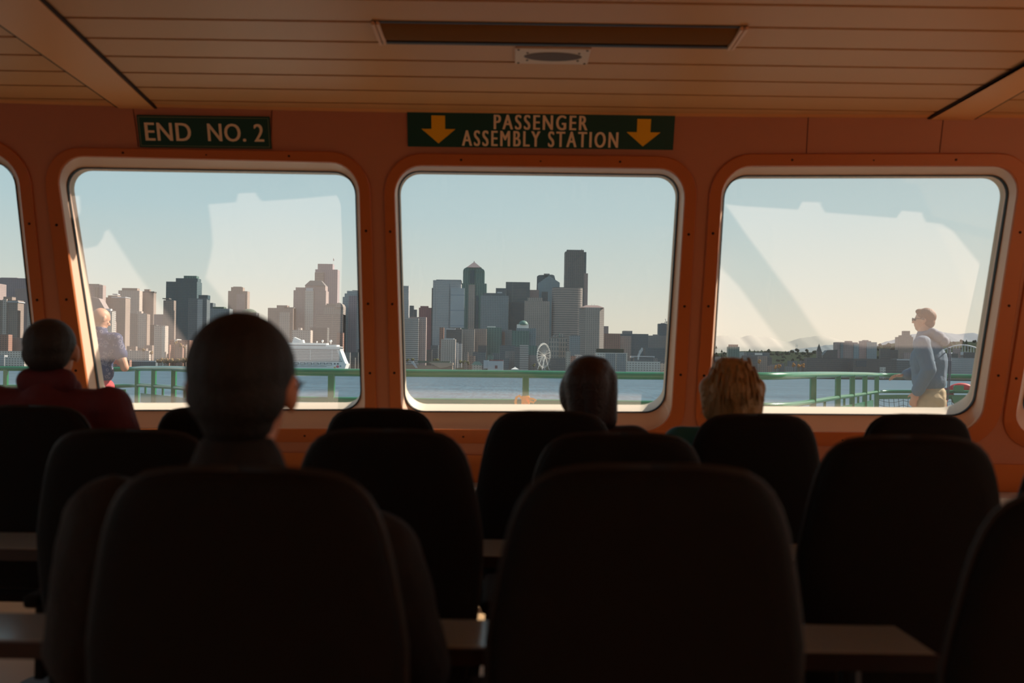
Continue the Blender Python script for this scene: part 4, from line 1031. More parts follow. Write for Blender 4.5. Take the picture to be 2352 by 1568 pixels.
tree(2220, 774, 3000, 22, 'c', M_ever, 'dark conifer on the ridge near the right edge of the right-hand window', None)
for px, py in ((1781, 838), (1790, 836), (1745, 826), (1824, 833), (1835, 834), (1844, 835)):
    tree(px, py, 2110, 13, 'b', mat('orange_foliage', (168, 116, 62), .9, spec=0, var=.35, vscale=.3), 'orange autumn tree among the low buildings of the right-hand window', 'autumn trees in the right-hand window')
for px in (392, 398, 405, 412, 419, 426, 364, 371, 378, 385):
    tree(px+rnd.uniform(-1, 1), 822+rnd.uniform(-1.5, 1.5), 1975, 15, 'b', M_trees, 'brown-orange tree in the shoreline row left of the foreground head', 'shoreline trees left of the foreground head')
for px, py in ((330, 800), (347, 806), (404, 783), (415, 788), (424, 793), (937, 822), (948, 821), (998, 824), (1004, 822), (1058, 826), (1066, 827), (1075, 829), (1226, 834)):
    tree(px, py, 2060, 11, 'b', M_trees if px < 900 else mat('olive_foliage', (96, 94, 62), .9, spec=0, var=.3, vscale=.3), 'small round tree between the low waterfront buildings', 'small trees between waterfront buildings')

rm = empty('radio_mast', W3(1830, 802, 3300), label='pair of thin red-and-white radio masts on the wooded ridge', cat='radio mast')
for dx in (-1.5, 1.5):
    bm = B(); q = W3(1830+dx, 789, 3300)-rm.location; tube(bm, [(q.x, 0, -6), (q.x, 0, q.z)], .8, 5, .4); obj('mast', bm, M_white, rm)
bm = B(); q = W3(1830, 794, 3300)-rm.location; box(bm, q.x-3.4, q.x+3.4, -.5, .5, q.z-.5, q.z+.5); obj('cross_bar', bm, M_white, rm)
M_steam = bpy.data.materials.new('steam'); M_steam.use_nodes = True
nt = M_steam.node_tree; nt.nodes.clear(); o_ = nt.nodes.new('ShaderNodeOutputMaterial'); t_ = nt.nodes.new('ShaderNodeBsdfTransparent'); d_ = nt.nodes.new('ShaderNodeBsdfDiffuse'); m_ = nt.nodes.new('ShaderNodeMixShader')
lw = nt.nodes.new('ShaderNodeLayerWeight'); nt.links.new(math_node(nt, 'MULTIPLY', math_node(nt, 'POWER', math_node(nt, 'SUBTRACT', 1.0, lw.outputs['Facing']), 2.0), .3), m_.inputs[0])
nt.links.new(t_.outputs[0], m_.inputs[1]); nt.links.new(d_.outputs[0], m_.inputs[2]); nt.links.new(m_.outputs[0], o_.inputs[0]); d_.inputs[0].default_value = (.85, .85, .85, 1)
sp0 = W3(1466, 828, 1975); bm = B()
for px, py, r in ((1466, 823, 2.4), (1467, 816, 3.0), (1470, 809, 3.6), (1474, 803, 3.2)): v = W3(px, py, 1975)-sp0; ball(bm, v, (r*.86, r*.8, r*1.5), 16, 12)
so_ = obj('steam_plume', fuse(bm, .5, 3), M_steam, smooth=True); so_.location = sp0; tag(so_, 'thin white steam plume rising behind the long low white shore building', 'steam')

# --- mountains, with distance haze put into their pale colours
def ridge(name, pts, D_, depth, m, lab, base=-200, seed=0):
    bm = B(); n = 90; rows = [[], [], [], [], []]
    x0 = pts[0][0]; x1 = pts[-1][0]
    for i in range(n):
        px = x0+(x1-x0)*i/(n-1)
        for a, b_ in zip(pts[:-1], pts[1:]):
            if a[0] <= px <= b_[0]:
                t = (px-a[0])/(b_[0]-a[0]); t = t*t*(3-2*t)*.6+t*.4; py = a[1]+(b_[1]-a[1])*t
        py += .9*noise.noise(Vector((px*.12, seed, 0)))+.5*noise.noise(Vector((px*.4, seed, 2)))
        p = W3(px, py, D_)
        for j, (fy, fz) in enumerate(((-depth, 0), (-depth*.55, .5), (0, 1), (depth*.5, .5), (depth, 0))):
            rows[j].append((p.x, D_+fy, base+(p.z-base)*fz))
    g = [[bm.verts.new(q) for q in r] for r in rows]
    for a, b_ in zip(g[:-1], g[1:]):
        for i in range(n-1): bm.faces.new((a[i], a[i+1], b_[i+1], b_[i]))
    tag(obj(name, bm, m, smooth=True), lab, 'mountain')
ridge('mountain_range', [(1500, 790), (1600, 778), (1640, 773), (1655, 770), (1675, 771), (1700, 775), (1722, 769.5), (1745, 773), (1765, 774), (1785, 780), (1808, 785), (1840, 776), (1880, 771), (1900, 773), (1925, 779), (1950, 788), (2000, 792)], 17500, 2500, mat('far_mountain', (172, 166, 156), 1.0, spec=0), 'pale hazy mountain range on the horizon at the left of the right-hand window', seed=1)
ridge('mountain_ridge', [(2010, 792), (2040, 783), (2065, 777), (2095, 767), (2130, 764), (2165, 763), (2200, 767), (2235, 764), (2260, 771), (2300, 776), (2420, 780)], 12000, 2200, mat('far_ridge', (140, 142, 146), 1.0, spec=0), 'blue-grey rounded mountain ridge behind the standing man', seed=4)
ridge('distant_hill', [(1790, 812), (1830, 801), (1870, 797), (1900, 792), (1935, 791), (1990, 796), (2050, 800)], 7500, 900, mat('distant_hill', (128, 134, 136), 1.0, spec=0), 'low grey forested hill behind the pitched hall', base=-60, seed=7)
# ------------------------------------------------------------------ seats
M_seat = mat('charcoal_upholstery', (13, 12, 13), 0.8, spec=0.25, bump=0.25, bscale=220)
M_pipe = mat('seat_edge_piping', (34, 34, 37), 0.5, spec=0.4)
M_leg = mat('seat_pedestal_metal', (60, 60, 62), 0.45, metal=0.7)
HALF = [(0, 1.07), (.07, 1.0695), (.11, 1.066), (.14, 1.060), (.163, 1.047), (.180, 1.030), (.193, 1.007), (.204, .977), (.213, .940), (.222, .895), (.230, .85), (.2375, .80), (.2375, .74), (.233, .66), (.224, .58), (.212, .50), (.20, .43)]
OUT = HALF + [(-x, z) for x, z in reversed(HALF[1:])]
def seat_ring(inset, y):
    cz = .75
    r = []
    for x, z in OUT:
        X = x*(1-inset/.2375); Z = cz+(z-cz)*(1-inset/.32)
        r.append((X, y-.10*(Z-.45)+.35*X*X, Z))
    return r
def make_seat():
    root = empty('lounge_seat', (0, 0, 0))
    bm = B(); loft(bm, [seat_ring(i, y) for i, y in ((.16, -.030), (.05, -.034), (.02, -.030), (.006, -.02), (0, -.006), (0, .022), (.008, .038), (.03, .048), (.08, .05), (.16, .046))])
    obj('backrest', bm, M_seat, root, True)
    bm = B(); rg = seat_ring(-.002, .008); tube(bm, rg+rg[:1], .006, 8); obj('piping', bm, M_pipe, root, True)
    bm = B(); rbox(bm, -.235, .235, .02, .50, .37, .46, .035, 4); obj('seat', bm, M_seat, root, True, sharp=40)
    for s in (-1, 1):
        bm = B(); rbox(bm, s*.262-.022, s*.262+.022, .0, .36, .60, .635, .012, 3); rbox(bm, s*.262-.012, s*.262+.012, .05, .09, .40, .61, .004); obj('armrest', bm, M_seat, root, True, sharp=40)
    bm = B(); tube(bm, [(0, .26, .0), (0, .26, .38)], .035, 14); lathe(bm, [(.0001, 0), (.17, 0), (.165, .02), (.04, .035), (.0001, .035)], (0, .26), 24); obj('pedestal', bm, M_leg, root, True, sharp=40)
    return root
seat0 = make_seat()
def copy_tree(o, parent=None):
    c = o.copy(); COL.objects.link(c); c.parent = parent
    if parent is not None: c.matrix_parent_inverse = o.matrix_parent_inverse.copy()
    for ch in o.children: copy_tree(ch, c)
    return c
SEATS = [
 (555, 1.455, 1072, 0, 'charcoal seat back directly behind the man in the middle foreground, big and near', 'A'),
 (1502, 1.47, 1066, 0, 'largest charcoal seat back, alone and empty in the centre foreground', 'A'),
 (2585, 1.42, 1120, 4, 'charcoal seat back cut off by the right edge of the photo, nearest row', 'A'),
 (292, 2.47, 985, 0, 'charcoal seat back partly hidden behind the foreground man, left of his head', 'B'),
 (886, 2.45, 985, 0, 'charcoal seat back just right of the foreground man, second row', 'B'),
 (1429, 2.48, 992, 0, 'charcoal seat back rising between the big centre seat and the dark-haired woman', 'B'),
 (2096, 2.28, 1000, 0, 'wide charcoal seat back below the man standing outside, second row', 'B'),
 (2575, 2.35, 1010, 0, 'sliver of a charcoal seat back at the right edge, second row', 'B'),
 (66, 3.40, 930, 0, 'charcoal seat back behind the man in the burgundy shirt', 'C'),
 (1264, 3.34, 943, 0, 'charcoal seat back behind the woman with dark bobbed hair', 'C'),
 (1742, 3.38, 950, 0, 'charcoal seat back behind the woman with blonde hair', 'C'),
 (482, 3.80, 935, 0, 'top of an empty seat back under the second window, left of the foreground head', 'D'),
 (874, 3.84, 937, 0, 'top of an empty seat back below the pillar between second and middle window', 'D'),
 (2116, 3.86, 950, 0, 'top of an empty seat back under the right-hand window, below the standing man', 'D'),
]
for k, (cx, d, top, rz, lab, row) in enumerate(SEATS):
    o = seat0 if k == 0 else copy_tree(seat0)
    dy = (top-(HZ+RO*(cx-1176)))
    zt = E-dy*d/F-.007
    yb = d+.062           # the top of the back leans towards us
    o.location = ((cx-1176.0)/F*d, yb, 0)
    o.rotation_euler = (0, 0, math.radians(rz)); o.scale = (1, 1, zt/1.07)
    tag(o, lab, 'seat', {'A': 'seats in the nearest row', 'B': 'seats in the second row', 'C': 'seats in the third row', 'D': 'seats in the front row by the windows'}[row])

# long narrow tables in front of the seat rows
M_tab = mat('pale_laminate', (158, 178, 190), 0.16, spec=.9)
M_edge = mat('dark_table_edge', (46, 28, 20), 0.5)
for (x0, x1, y0, y1, zt, lab) in ((-1.95, .86, 1.99, 2.21, .66, 'long laminate table seen in the gap right of the biggest centre seat'), (-2.4, 1.75, 2.96, 3.24, .66, 'farther long laminate table, glimpsed in the small gap left of the centre seat')):
    t = empty('narrow_table', ((x0+x1)/2, (y0+y1)/2, 0), label=lab, cat='table', group='narrow tables between the rows')
    hw = (x1-x0)/2; hd = (y1-y0)/2
    bm = B(); rbox(bm, -hw, hw, -hd, hd, zt-.03, zt, .006); obj('table_top', bm, M_tab, t)
    bm = B(); box(bm, -hw, hw, -hd-.012, -hd+.0, zt-.034, zt-.001); obj('edge_strip', bm, M_edge, t)
    for s in (-1, 0, 1):
        bm = B(); tube(bm, [(s*hw*.9, 0, 0), (s*hw*.9, 0, zt-.03)], .025, 12); box(bm, s*hw*.9-.12, s*hw*.9+.12, -.09, .09, 0, .015); obj('leg', bm, M_leg, t)

# ------------------------------------------------------------------ people
M_skin = mat('skin', (206, 146, 116), 0.55, var=.06, vscale=20)
def hand(bm, wr, d, side, nrm, curl=.35):
    """Palm and five fingers: d points from wrist to fingertips, side towards the thumb, nrm out of the palm."""
    d = Vector(d).normalized(); side = Vector(side); side = (side-d*side.dot(d)).normalized(); nrm = Vector(nrm); nrm = (nrm-d*nrm.dot(d)-side*nrm.dot(side)).normalized(); wr = Vector(wr)
    R = Matrix((side, d, nrm)).transposed()
    ball(bm, wr+d*.05, (.040, .054, .016), 14, 8, R)
    for k, (o_, L) in enumerate(((.030, .070), (.010, .080), (-.010, .075), (-.029, .060))):
        p = wr+d*.088+side*o_; dd = d
        for j, f in enumerate((.45, .32, .25)):
            a = curl*(j+.6); q = p+(d*math.cos(a)+nrm*math.sin(a)+side*o_*1.5).normalized()*L*f
            cap(bm, p, q, .0088-.0008*j, .0082-.0008*j, 8); p = q
    p = wr+d*.028+side*.034
    for j, f in enumerate((.034, .028)):
        q = p+(d*.75+side*(.65-.3*j)+nrm*.3).normalized()*f; cap(bm, p, q, .0105-.001*j, .0095-.001*j, 8); p = q

def head_shape(bm, c, R, s=1.0):
    """c is the skull centre; R turns a head that looks along +y."""
    def P(x, y, z): return Vector(c)+R @ Vector((x*s, y*s, z*s))
    ball(bm, P(0, -.012, .022), (.076*s, .094*s, .088*s), 20, 14, R)
    ball(bm, P(0, .018, -.03), (.062*s, .070*s, .078*s), 18, 12, R)
    ball(bm, P(0, .045, -.078), (.036*s, .036*s, .030*s), 14, 10, R)       # chin
    ball(bm, P(0, .066, .022), (.050*s, .020*s, .014*s), 14, 8, R)        # brow
    cap(bm, P(0, .084, .012), P(0, .104, -.022), .008*s, .013*s, 8)       # nose
    ball(bm, P(0, .082, -.048), (.024*s, .012*s, .006*s), 10, 6, R)       # lips
    ball(bm, P(0, .080, -.057), (.020*s, .012*s, .006*s), 10, 6, R)
    for q in (-1, 1):
        ball(bm, P(q*.080, -.008, -.008), (.010*s, .020*s, .032*s), 10, 8, R)   # ears
        ball(bm, P(q*.040, .055, -.018), (.022*s, .020*s, .018*s), 10, 8, R)   # cheeks
def eyes(root, c, R, s=1.0):
    bm = B()
    for q in (-1, 1): ball(bm, Vector(c)+R @ Vector((q*.032*s, .078*s, .004*s)), .0115*s, 10, 8)
    obj('eye', bm, mat('eye_white', (60, 44, 36), .2), root, True)

def person(name, loc, rz, J, label, voxel=.008):
    """J holds the joints in a frame where the body looks along +y; one fused skin."""
    V = Vector
    bm = B()
    w = J.get('build', 1.0)
    ball(bm, V(J['pel']), (.165*w, .12*w, .12), 18, 12)
    cap(bm, J['pel'], J['chest'], .125*w, .145*w, 16)
    ball(bm, V(J['chest'])+V((0, 0, .02)), (.165*w, .115*w, .17), 18, 12)
    cap(bm, J['sh'][0], J['sh'][1], .058, .058)
    cap(bm, J['neck'], V(J['head'])+V((0, -.01, -.05)), .062*w, .056)
    head_shape(bm, J['head'], J['R'], J.get('hs', 1.0))
    for k in (0, 1):
        cap(bm, J['sh'][k], J['el'][k], .052*w, .042*w); cap(bm, J['el'][k], J['wr'][k], .042*w, .027)
        cap(bm, J['hip'][k], J['kn'][k], .088*w, .058); cap(bm, J['kn'][k], J['an'][k], .057, .038)
        f = V(J['an'][k]); cap(bm, f+V((0, -.03, -.03)), f+V((0, .14, -.045)), .038, .030)
        h = J['hand'][k]; hand(bm, J['wr'][k], *h)
    root = obj(name, fuse(bm, voxel, 4), M_skin, smooth=True)
    root.location = loc; root.rotation_euler = (0, 0, rz)
    tag(root, label, 'person')
    eyes(root, J['head'], J['R'], J.get('hs', 1.0))
    return root
def garment(root, name, segs, m, voxel=.010, smooth=5, rough=0.0, lab=None):
    bm = B()
    for s in segs:
        if s[0] == 'c': cap(bm, s[1], s[2], s[3], s[4], 14)
        else: ball(bm, Vector(s[1]), s[2], 18, 12, s[3] if len(s) > 3 else None)
    me = fuse(bm, voxel, smooth)
    if rough:
        me.update()
        nrm = [v.normal.copy() for v in me.vertices]
        for v, nn in zip(me.vertices, nrm):
            n1 = noise.noise(v.co*9)+.5*noise.noise(v.co*22); v.co += nn*n1*rough
    o = obj(name, me, m, root, True)
    if lab: o['label'] = lab
    return o
def lerp(a, b, t): return Vector(a).lerp(Vector(b), t)
def upper(J, t=.014, sleeve=1.0, w=1.0, drop=.0):
    V = Vector; w = w*J.get('build', 1.0)
    s = [('b', V(J['pel'])+V((0, 0, .03-drop)), (.172*w+t, .126*w+t, .12+drop)), ('c', V(J['pel']), V(J['chest']), .128*w+t, .148*w+t), ('b', V(J['chest'])+V((0, 0, .02)), (.168*w+t, .118*w+t, .172+t)),
         ('c', J['sh'][0], J['sh'][1], .060+t, .060+t), ('c', V(J['neck'])+V((0, -.005, -.03)), V(J['neck'])+V((0, -.005, .03)), .085*w, .066*w)]
    for k in (0, 1):
        if sleeve >= 1: s += [('c', J['sh'][k], J['el'][k], .054*w+t, .044*w+t), ('c', J['el'][k], lerp(J['el'][k], J['wr'][k], .93), .044*w+t, .032+t)]
        else: s += [('c', J['sh'][k], lerp(J['sh'][k], J['el'][k], .85), .058*w+t, .052*w+t*1.3)]
    return s
def lower(J, t=.012, full=True):
    w = J.get('build', 1.0)
    s = [('b', Vector(J['pel'])+Vector((0, 0, -.02)), (.168*w+t, .122*w+t, .125))]
    for k in (0, 1):
        s += [('c', J['hip'][k], J['kn'][k], .092*w+t, .064+t)]
        s += [('c', J['kn'][k], lerp(J['kn'][k], J['an'][k], .93 if full else .15), .062+t, .052+t)]
    return s
def shoes(root, J, m):
    for k in (0, 1):
        f = Vector(J['an'][k]); bm = B(); cap(bm, f+Vector((0, -.035, -.035)), f+Vector((0, .15, -.05)), .046, .036); cap(bm, f+Vector((0, -.03, -.03)), f+Vector((0, 0, .0)), .045, .045)
        obj('shoe', fuse(bm, .01, 3), m, root, True)

def sit(H=1.34, sh=.19, lean=(0, 0), R=None, build=1.0, tilt=0.0, knee=.11):
    """Seated joints, head top at height H above the floor."""
    hc = H-.112
    J = dict(pel=(0, .02, .56), chest=(lean[0]*.5, lean[1]*.5, hc-.35), neck=(lean[0]*.9, lean[1]*.9, hc-.17), head=(lean[0], lean[1]+.01, hc), R=R or Matrix.Identity(3), build=build,
             sh=[(-sh+lean[0]*.6, lean[1]*.7, hc-.215-tilt), (sh+lean[0]*.6, lean[1]*.7, hc-.215+tilt)])
    J['el'] = [(-sh-.05, .08, hc-.49), (sh+.05, .08, hc-.49)]
    J['wr'] = [(-.13, .30, .70), (.13, .30, .70)]
    J['hip'] = [(-.09, .03, .54), (.09, .03, .54)]; J['kn'] = [(-knee, .44, .55), (knee, .44, .55)]; J['an'] = [(-knee, .46, .095), (knee, .46, .095)]
    J['hand'] = [((.35, .9, -.35), (1, 0, 0), (0, -.2, -1), .4), ((-.35, .9, -.35), (-1, 0, 0), (0, -.2, -1), .4)]
    return J
def rot(z=0, x=0, y=0): return (Matrix.Rotation(math.radians(z), 3, 'Z') @ Matrix.Rotation(math.radians(x), 3, 'X') @ Matrix.Rotation(math.radians(y), 3, 'Y'))
M_dark_jeans = mat('dark_trousers', (40, 42, 52), .8); M_shoe = mat('dark_shoes', (30, 28, 28), .5)

# man in the foreground
px, d = 556, 1.76
J = sit(1.290, .235, (0.0, .03), rot(0, -4, 2), 1.10, tilt=0); hc0 = 1.178
J['hs'] = 1.13
J['chest'] = (0, .015, hc0-.42)
J['sh'] = [(-.22, .02, .93), (.235, .02, .875)]; J['el'] = [(-.29, .08, .70), (.30, .08, .68)]
R1 = person('person', ((px-1176)/F*d, d-.03, 0), 0, J, 'dark silhouette of a short-haired person seated large in the foreground')
M_hair = mat('dark_brown_hair', (17, 12, 9), .6, bump=.6, bscale=160)
hc = Vector(J['head'])
garment(R1, 'hair', [('b', hc+Vector((0, -.018, .034)), (.095, .110, .100), J['R']), ('b', hc+Vector((0, -.045, -.012)), (.087, .072, .072), J['R']), ('b', hc+Vector((0, -.04, -.06)), (.064, .055, .045), J['R'])], M_hair, .006, 4, .0015)
M_jack = mat('dark_jacket', (24, 22, 23), .85, bump=.3, bscale=60)
garment(R1, 'jacket', upper(J, .026, 1.0, 1.08), M_jack, .010, 6, .006)
garment(R1, 'trousers', lower(J), M_dark_jeans); shoes(R1, J, M_shoe)
bm = B()
for s in (-1, 1): tube(bm, [hc+Vector((s*.098, -.02, .0)), hc+Vector((s*.097, .05, .008)), hc+Vector((s*.082, .108, .006))], .0028, 6)
for s in (-1, 1): tube(bm, [hc+Vector((s*.045+.032*math.cos(a), .112, .002+.022*math.sin(a))) for a in [2*PI*k/16 for k in range(17)]], .0022, 6)
tube(bm, [hc+Vector((-.014, .113, .006)), hc+Vector((.014, .113, .006))], .0022, 6)
obj('eyeglasses', bm, mat('glasses_frame', (30, 26, 30), .3), R1, True)

# man in burgundy at the left
px, d = 122, 3.71
J = sit(1.365, .215, (0.0, .0), rot(12, -2, 0), 1.12); J['hs'] = 1.1
R2 = person('person', ((px-1176)/F*d, d-.02, 0), 0, J, 'seated man in a burgundy collared shirt with short greying hair')
hc = Vector(J['head'])
garment(R2, 'hair', [('b', hc+Vector((0, -.02, .030)), (.094, .108, .092), J['R']), ('b', hc+Vector((0, -.045, -.01)), (.086, .07, .072), J['R'])], mat('greying_hair', (40, 34, 29), .6, bump=.5, bscale=160), .006, 4, .002)
M_burg = mat('burgundy_shirt', (92, 30, 38), .8, bump=.2, bscale=80)
garment(R2, 'shirt', upper(J, .022, .6, 1.1), M_burg, .010, 5, .004)
garment(R2, 'collar', [('c', (-.06, -.03, hc.z-.110), (.06, -.03, hc.z-.110), .050, .050), ('c', (-.055, .04, hc.z-.14), (.055, .04, hc.z-.14), .045, .045)], M_burg, .008, 3)
garment(R2, 'trousers', lower(J), M_dark_jeans); shoes(R2, J, M_shoe)

# woman with dark bob
px, d = 1352, 3.66
J = sit(1.262, .17, (.0, .02), rot(38, -2, -3), .95); J['hs'] = .98
R3 = person('person', ((px-1176)/F*d, d-.02, 0), 0, J, 'woman with dark bobbed hair seated before the middle window, face turned to her left')
hc = Vector(J['head'])
garment(R3, 'hair', [('b', hc+Vector((.004, -.012, .030)), (.094, .100, .090), rot(0)), ('c', hc+Vector((.045, -.02, .03)), hc+Vector((.062, -.03, -.115)), .062, .046), ('c', hc+Vector((-.03, -.05, .02)), hc+Vector((-.035, -.05, -.09)), .062, .040),
                     ('c', hc+Vector((.01, -.06, .02)), hc+Vector((.02, -.055, -.11)), .066, .046), ('b', hc+Vector((.035, -.01, .07)), (.05, .06, .045)), ('b', hc+Vector((-.052, .0, -.02)), (.056, .06, .085)), ('b', hc+Vector((.062, -.01, -.02)), (.048, .06, .09))], mat('dark_bob_hair', (42, 24, 22), .45, bump=.6, bscale=120), .006, 5, .002, 'dark bobbed hair')
garment(R3, 'jumper', upper(J, .018, 1.0, 1.0), mat('dark_jumper', (36, 34, 40), .85), .010, 5, .003)
garment(R3, 'trousers', lower(J), M_dark_jeans); shoes(R3, J, M_shoe)

# woman with blonde hair
px, d = 1684, 3.66
J = sit(1.260, .185, (.0, .02), rot(-4, -10, 0), 1.0)
R4 = person('person', ((px-1176)/F*d, d-.02, 0), 0, J, 'woman with layered blonde hair and a teal top seated before the right-hand window')
hc = Vector(J['head'])
M_bl = mat('blonde_hair', (156, 124, 80), .5, bump=.8, bscale=70)
hb = garment(R4, 'hair', [('b', hc+Vector((0, -.012, .028)), (.088, .098, .094)), ('c', hc+Vector((-.075, -.0, .005)), hc+Vector((-.085, -.02, -.085)), .048, .026), ('c', hc+Vector((.078, -.0, .005)), hc+Vector((.082, -.02, -.075)), .045, .028),
                     ('c', hc+Vector((0, -.055, .0)), hc+Vector((0, -.055, -.09)), .066, .042), ('c', hc+Vector((-.045, -.045, .0)), hc+Vector((-.05, -.045, -.10)), .05, .034), ('c', hc+Vector((.05, -.04, .0)), hc+Vector((.05, -.045, -.09)), .05, .034),
                     ('b', hc+Vector((-.03, -.02, .085)), (.045, .05, .035)), ('b', hc+Vector((.02, -.03, .08)), (.05, .05, .035))], M_bl, .006, 3, .004, 'layered blonde hair')
rnd = random.Random(3); bm = B()
for k in range(150):
    a = rnd.uniform(-PI, PI*.0+PI); zt = rnd.uniform(-.02, .10); rr = math.sqrt(max(.05, 1-(zt/.125)**2))
    p0 = hc+Vector((math.cos(a)*.088*rr, -.012+math.sin(a)*.095*rr, .02+zt)); outv = Vector((math.cos(a), math.sin(a), 0))
    if math.sin(a) > .6: continue
    L = rnd.uniform(.05, .12)
    pts = [p0, p0+outv*.012+Vector((0, 0, -L*.45)), p0+outv*rnd.uniform(.0, .03)+Vector((rnd.uniform(-.01, .01), 0, -L))]
    tube(bm, pts, .006, 5, .0012)
obj('hair_locks', bm, M_bl, hb, True)
M_teal = mat('teal_top', (30, 104, 116), .8)
garment(R4, 'top', upper(J, .020, 1.0, 1.15), M_teal, .010, 5, .004)
garment(R4, 'trousers', lower(J), M_dark_jeans); shoes(R4, J, M_shoe)

# ---- standing figures on the outer deck
def stand(H=1.78, sh=.20, build=1.0, R=None, lean=(0, 0)):
    hc = H-.112
    J = dict(pel=(0, 0, H*.53), chest=(lean[0]*.5, lean[1]*.5, H*.725), neck=(lean[0]*.8, lean[1]*.8, hc-.16), head=(lean[0], lean[1], hc), R=R or Matrix.Identity(3), build=build,
             sh=[(-sh, lean[1]*.6, hc-.225), (sh, lean[1]*.6, hc-.225)],
             hip=[(-.095, 0, H*.50), (.095, 0, H*.50)], kn=[(-.11, .03, H*.275), (.11, .02, H*.275)], an=[(-.12, -.02, .085), (.12, -.02, .085)])
    J['el'] = [(-sh-.05, -.02, hc-.52), (sh+.05, -.02, hc-.52)]; J['wr'] = [(-sh-.06, .06, hc-.77), (sh+.06, .06, hc-.77)]
    J['hand'] = [((0, .1, -1), (.3, 1, 0), (1, 0, 0), .3), ((0, .1, -1), (-.3, 1, 0), (-1, 0, 0), .3)]
    return J
# bald man, back to us, looking down at something in his hands
px, d = 226, 11.0
J = stand(1.80, .215, 1.12, rot(-28, -22, 0), (.02, .05))
J['el'] = [(-.30, .03, 1.16), (.33, .03, 1.155)]; J['wr'] = [(-.10, .27, 1.22), (.13, .27, 1.20)]
J['hand'] = [((.8, .4, .3), (0, .3, 1), (1, -.4, 0), .7), ((-.8, .4, .2), (0, .3, 1), (-1, -.4, 0), .7)]
J['hs'] = 1.08
R5 = person('person', (at(px, 800, d).x-.02, d, 0), math.radians(-12), J, 'bald man in a blue patterned shirt standing on the deck outside')
M_hawaii = bpy.data.materials.new('patterned_shirt'); M_hawaii.use_nodes = True
nt = M_hawaii.node_tree; b = nt.nodes['Principled BSDF']; tc = nt.nodes.new('ShaderNodeTexCoord')
vo = nt.nodes.new('ShaderNodeTexVoronoi'); vo.inputs['Scale'].default_value = 20; nt.links.new(tc.outputs['Object'], vo.inputs['Vector'])
ab = math_node(nt, 'ABSOLUTE', math_node(nt, 'SUBTRACT', vo.outputs['Distance'], .34)); g = math_node(nt, 'LESS_THAN', ab, .07)
mx = nt.nodes.new('ShaderNodeMix'); mx.data_type = 'RGBA'; mx.inputs[6].default_value = s2l((44, 56, 92)); mx.inputs[7].default_value = s2l((124, 118, 134))
nt.links.new(g, mx.inputs[0]); nt.links.new(mx.outputs[2], b.inputs['Base Color']); b.inputs['Roughness'].default_value = .8
seg5 = upper(J, .018, .6, 1.02)
for q in (5, 6): seg5[q] = ('c', seg5[q][1], lerp(seg5[q][1], seg5[q][2], .62), .068, .074)
seg5[0] = ('b', Vector((0, 0, 1.10)), (.20, .155, .16)); seg5[1] = ('c', (0, 0, 1.12), J['chest'], .155, .175)
garment(R5, 'shirt', seg5, M_hawaii, .010, 5, .005)
garment(R5, 'shorts', lower(J, .02, False), mat('red_shorts', (206, 70, 74), .8), .010, 5, .003); shoes(R5, J, M_shoe)
hc = Vector(J['head'])
bm = B(); w = (Vector(J['wr'][0])+Vector(J['wr'][1]))/2+Vector((0, .09, .05)); rbox(bm, w.x-.036, w.x+.036, w.y-.005, w.y+.005, w.z-.05, w.z+.09, .003)
ph = obj('phone', bm, mat('phone_black', (20, 20, 24), .2)); ph.matrix_world = R5.matrix_basis.copy(); tag(ph, 'dark phone held by the bald man on the deck', 'phone')

# man in the hooded top, seen from his left side
px, d = 2126, 9.1
J = stand(1.815, .195, 1.0, rot(2, 2, 0), (.0, .035))
J['el'] = [(-.25, -.045, 1.25), (.22, .03, 1.27)]; J['wr'] = [(-.215, .055, 1.05), (.15, .20, 1.20)]
J['hip'] = [(-.095, 0, .93), (.095, 0, .93)]
J['hand'] = [((.1, .35, -1), (.3, 1, .3), (1, 0, 0), .5), ((.0, 1, -.1), (-1, 0, .2), (0, -.1, -1), .4)]
J['pel'] = (0, -.02, 1.0); J['chest'] = (0, -.01, 1.34)
J['hs'] = .90
p6 = at(px+4, 800, d)
R6 = person('person', (p6.x, d, 0), math.radians(60), J, 'man in a blue-grey hooded top and beige trousers standing on the deck outside')
hc = Vector(J['head'])
M_h6 = mat('short_brown_hair', (128, 80, 48), .6, bump=.5, bscale=150)
garment(R6, 'hair', [('b', hc+J['R'] @ Vector((0, -.022, .036)), (.076, .088, .080), J['R']), ('b', hc+J['R'] @ Vector((0, -.045, -.015)), (.070, .056, .062), J['R']), ('b', hc+J['R'] @ Vector((0, .036, .080)), (.050, .040, .026), J['R'])], M_h6, .007, 3, .0015)
M_hood = mat('blue_grey_hoodie', (100, 116, 134), .85, bump=.3, bscale=40)
seg6 = upper(J, .022, 1.0, 1.04)
seg6[0] = ('b', Vector((0, -.02, 1.155)), (.175, .150, .12)); seg6[1] = ('c', (0, -.02, 1.17), J['chest'], .150, .165)
h6 = garment(R6, 'hooded_top', seg6, M_hood, .010, 5, .006)
garment(R6, 'hood', [('c', (-.085, -.05, hc.z-.115), (.085, -.05, hc.z-.115), .042, .042), ('c', (-.08, -.10, hc.z-.15), (.08, -.10, hc.z-.15), .050, .050), ('c', (-.05, -.14, hc.z-.19), (.05, -.14, hc.z-.19), .045, .045), ('c', (-.09, -.03, hc.z-.12), (-.05, .07, hc.z-.17), .032, .028), ('c', (.09, -.03, hc.z-.12), (.05, .07, hc.z-.17), .032, .028)], mat('hood_cloth', (112, 114, 126), .85), .008, 4, .004, 'grey gathered hood')
bm = B()
for x_ in (-.055, .055): tube(bm, [(x_, -.185, 1.44), (x_*1.1, -.192, 1.30), (x_, -.186, 1.15), (x_, -.175, .98)], .005, 6)
tube(bm, [(-.12, -.182, 1.45), (0, -.19, 1.452), (.12, -.182, 1.45)], .005, 6)
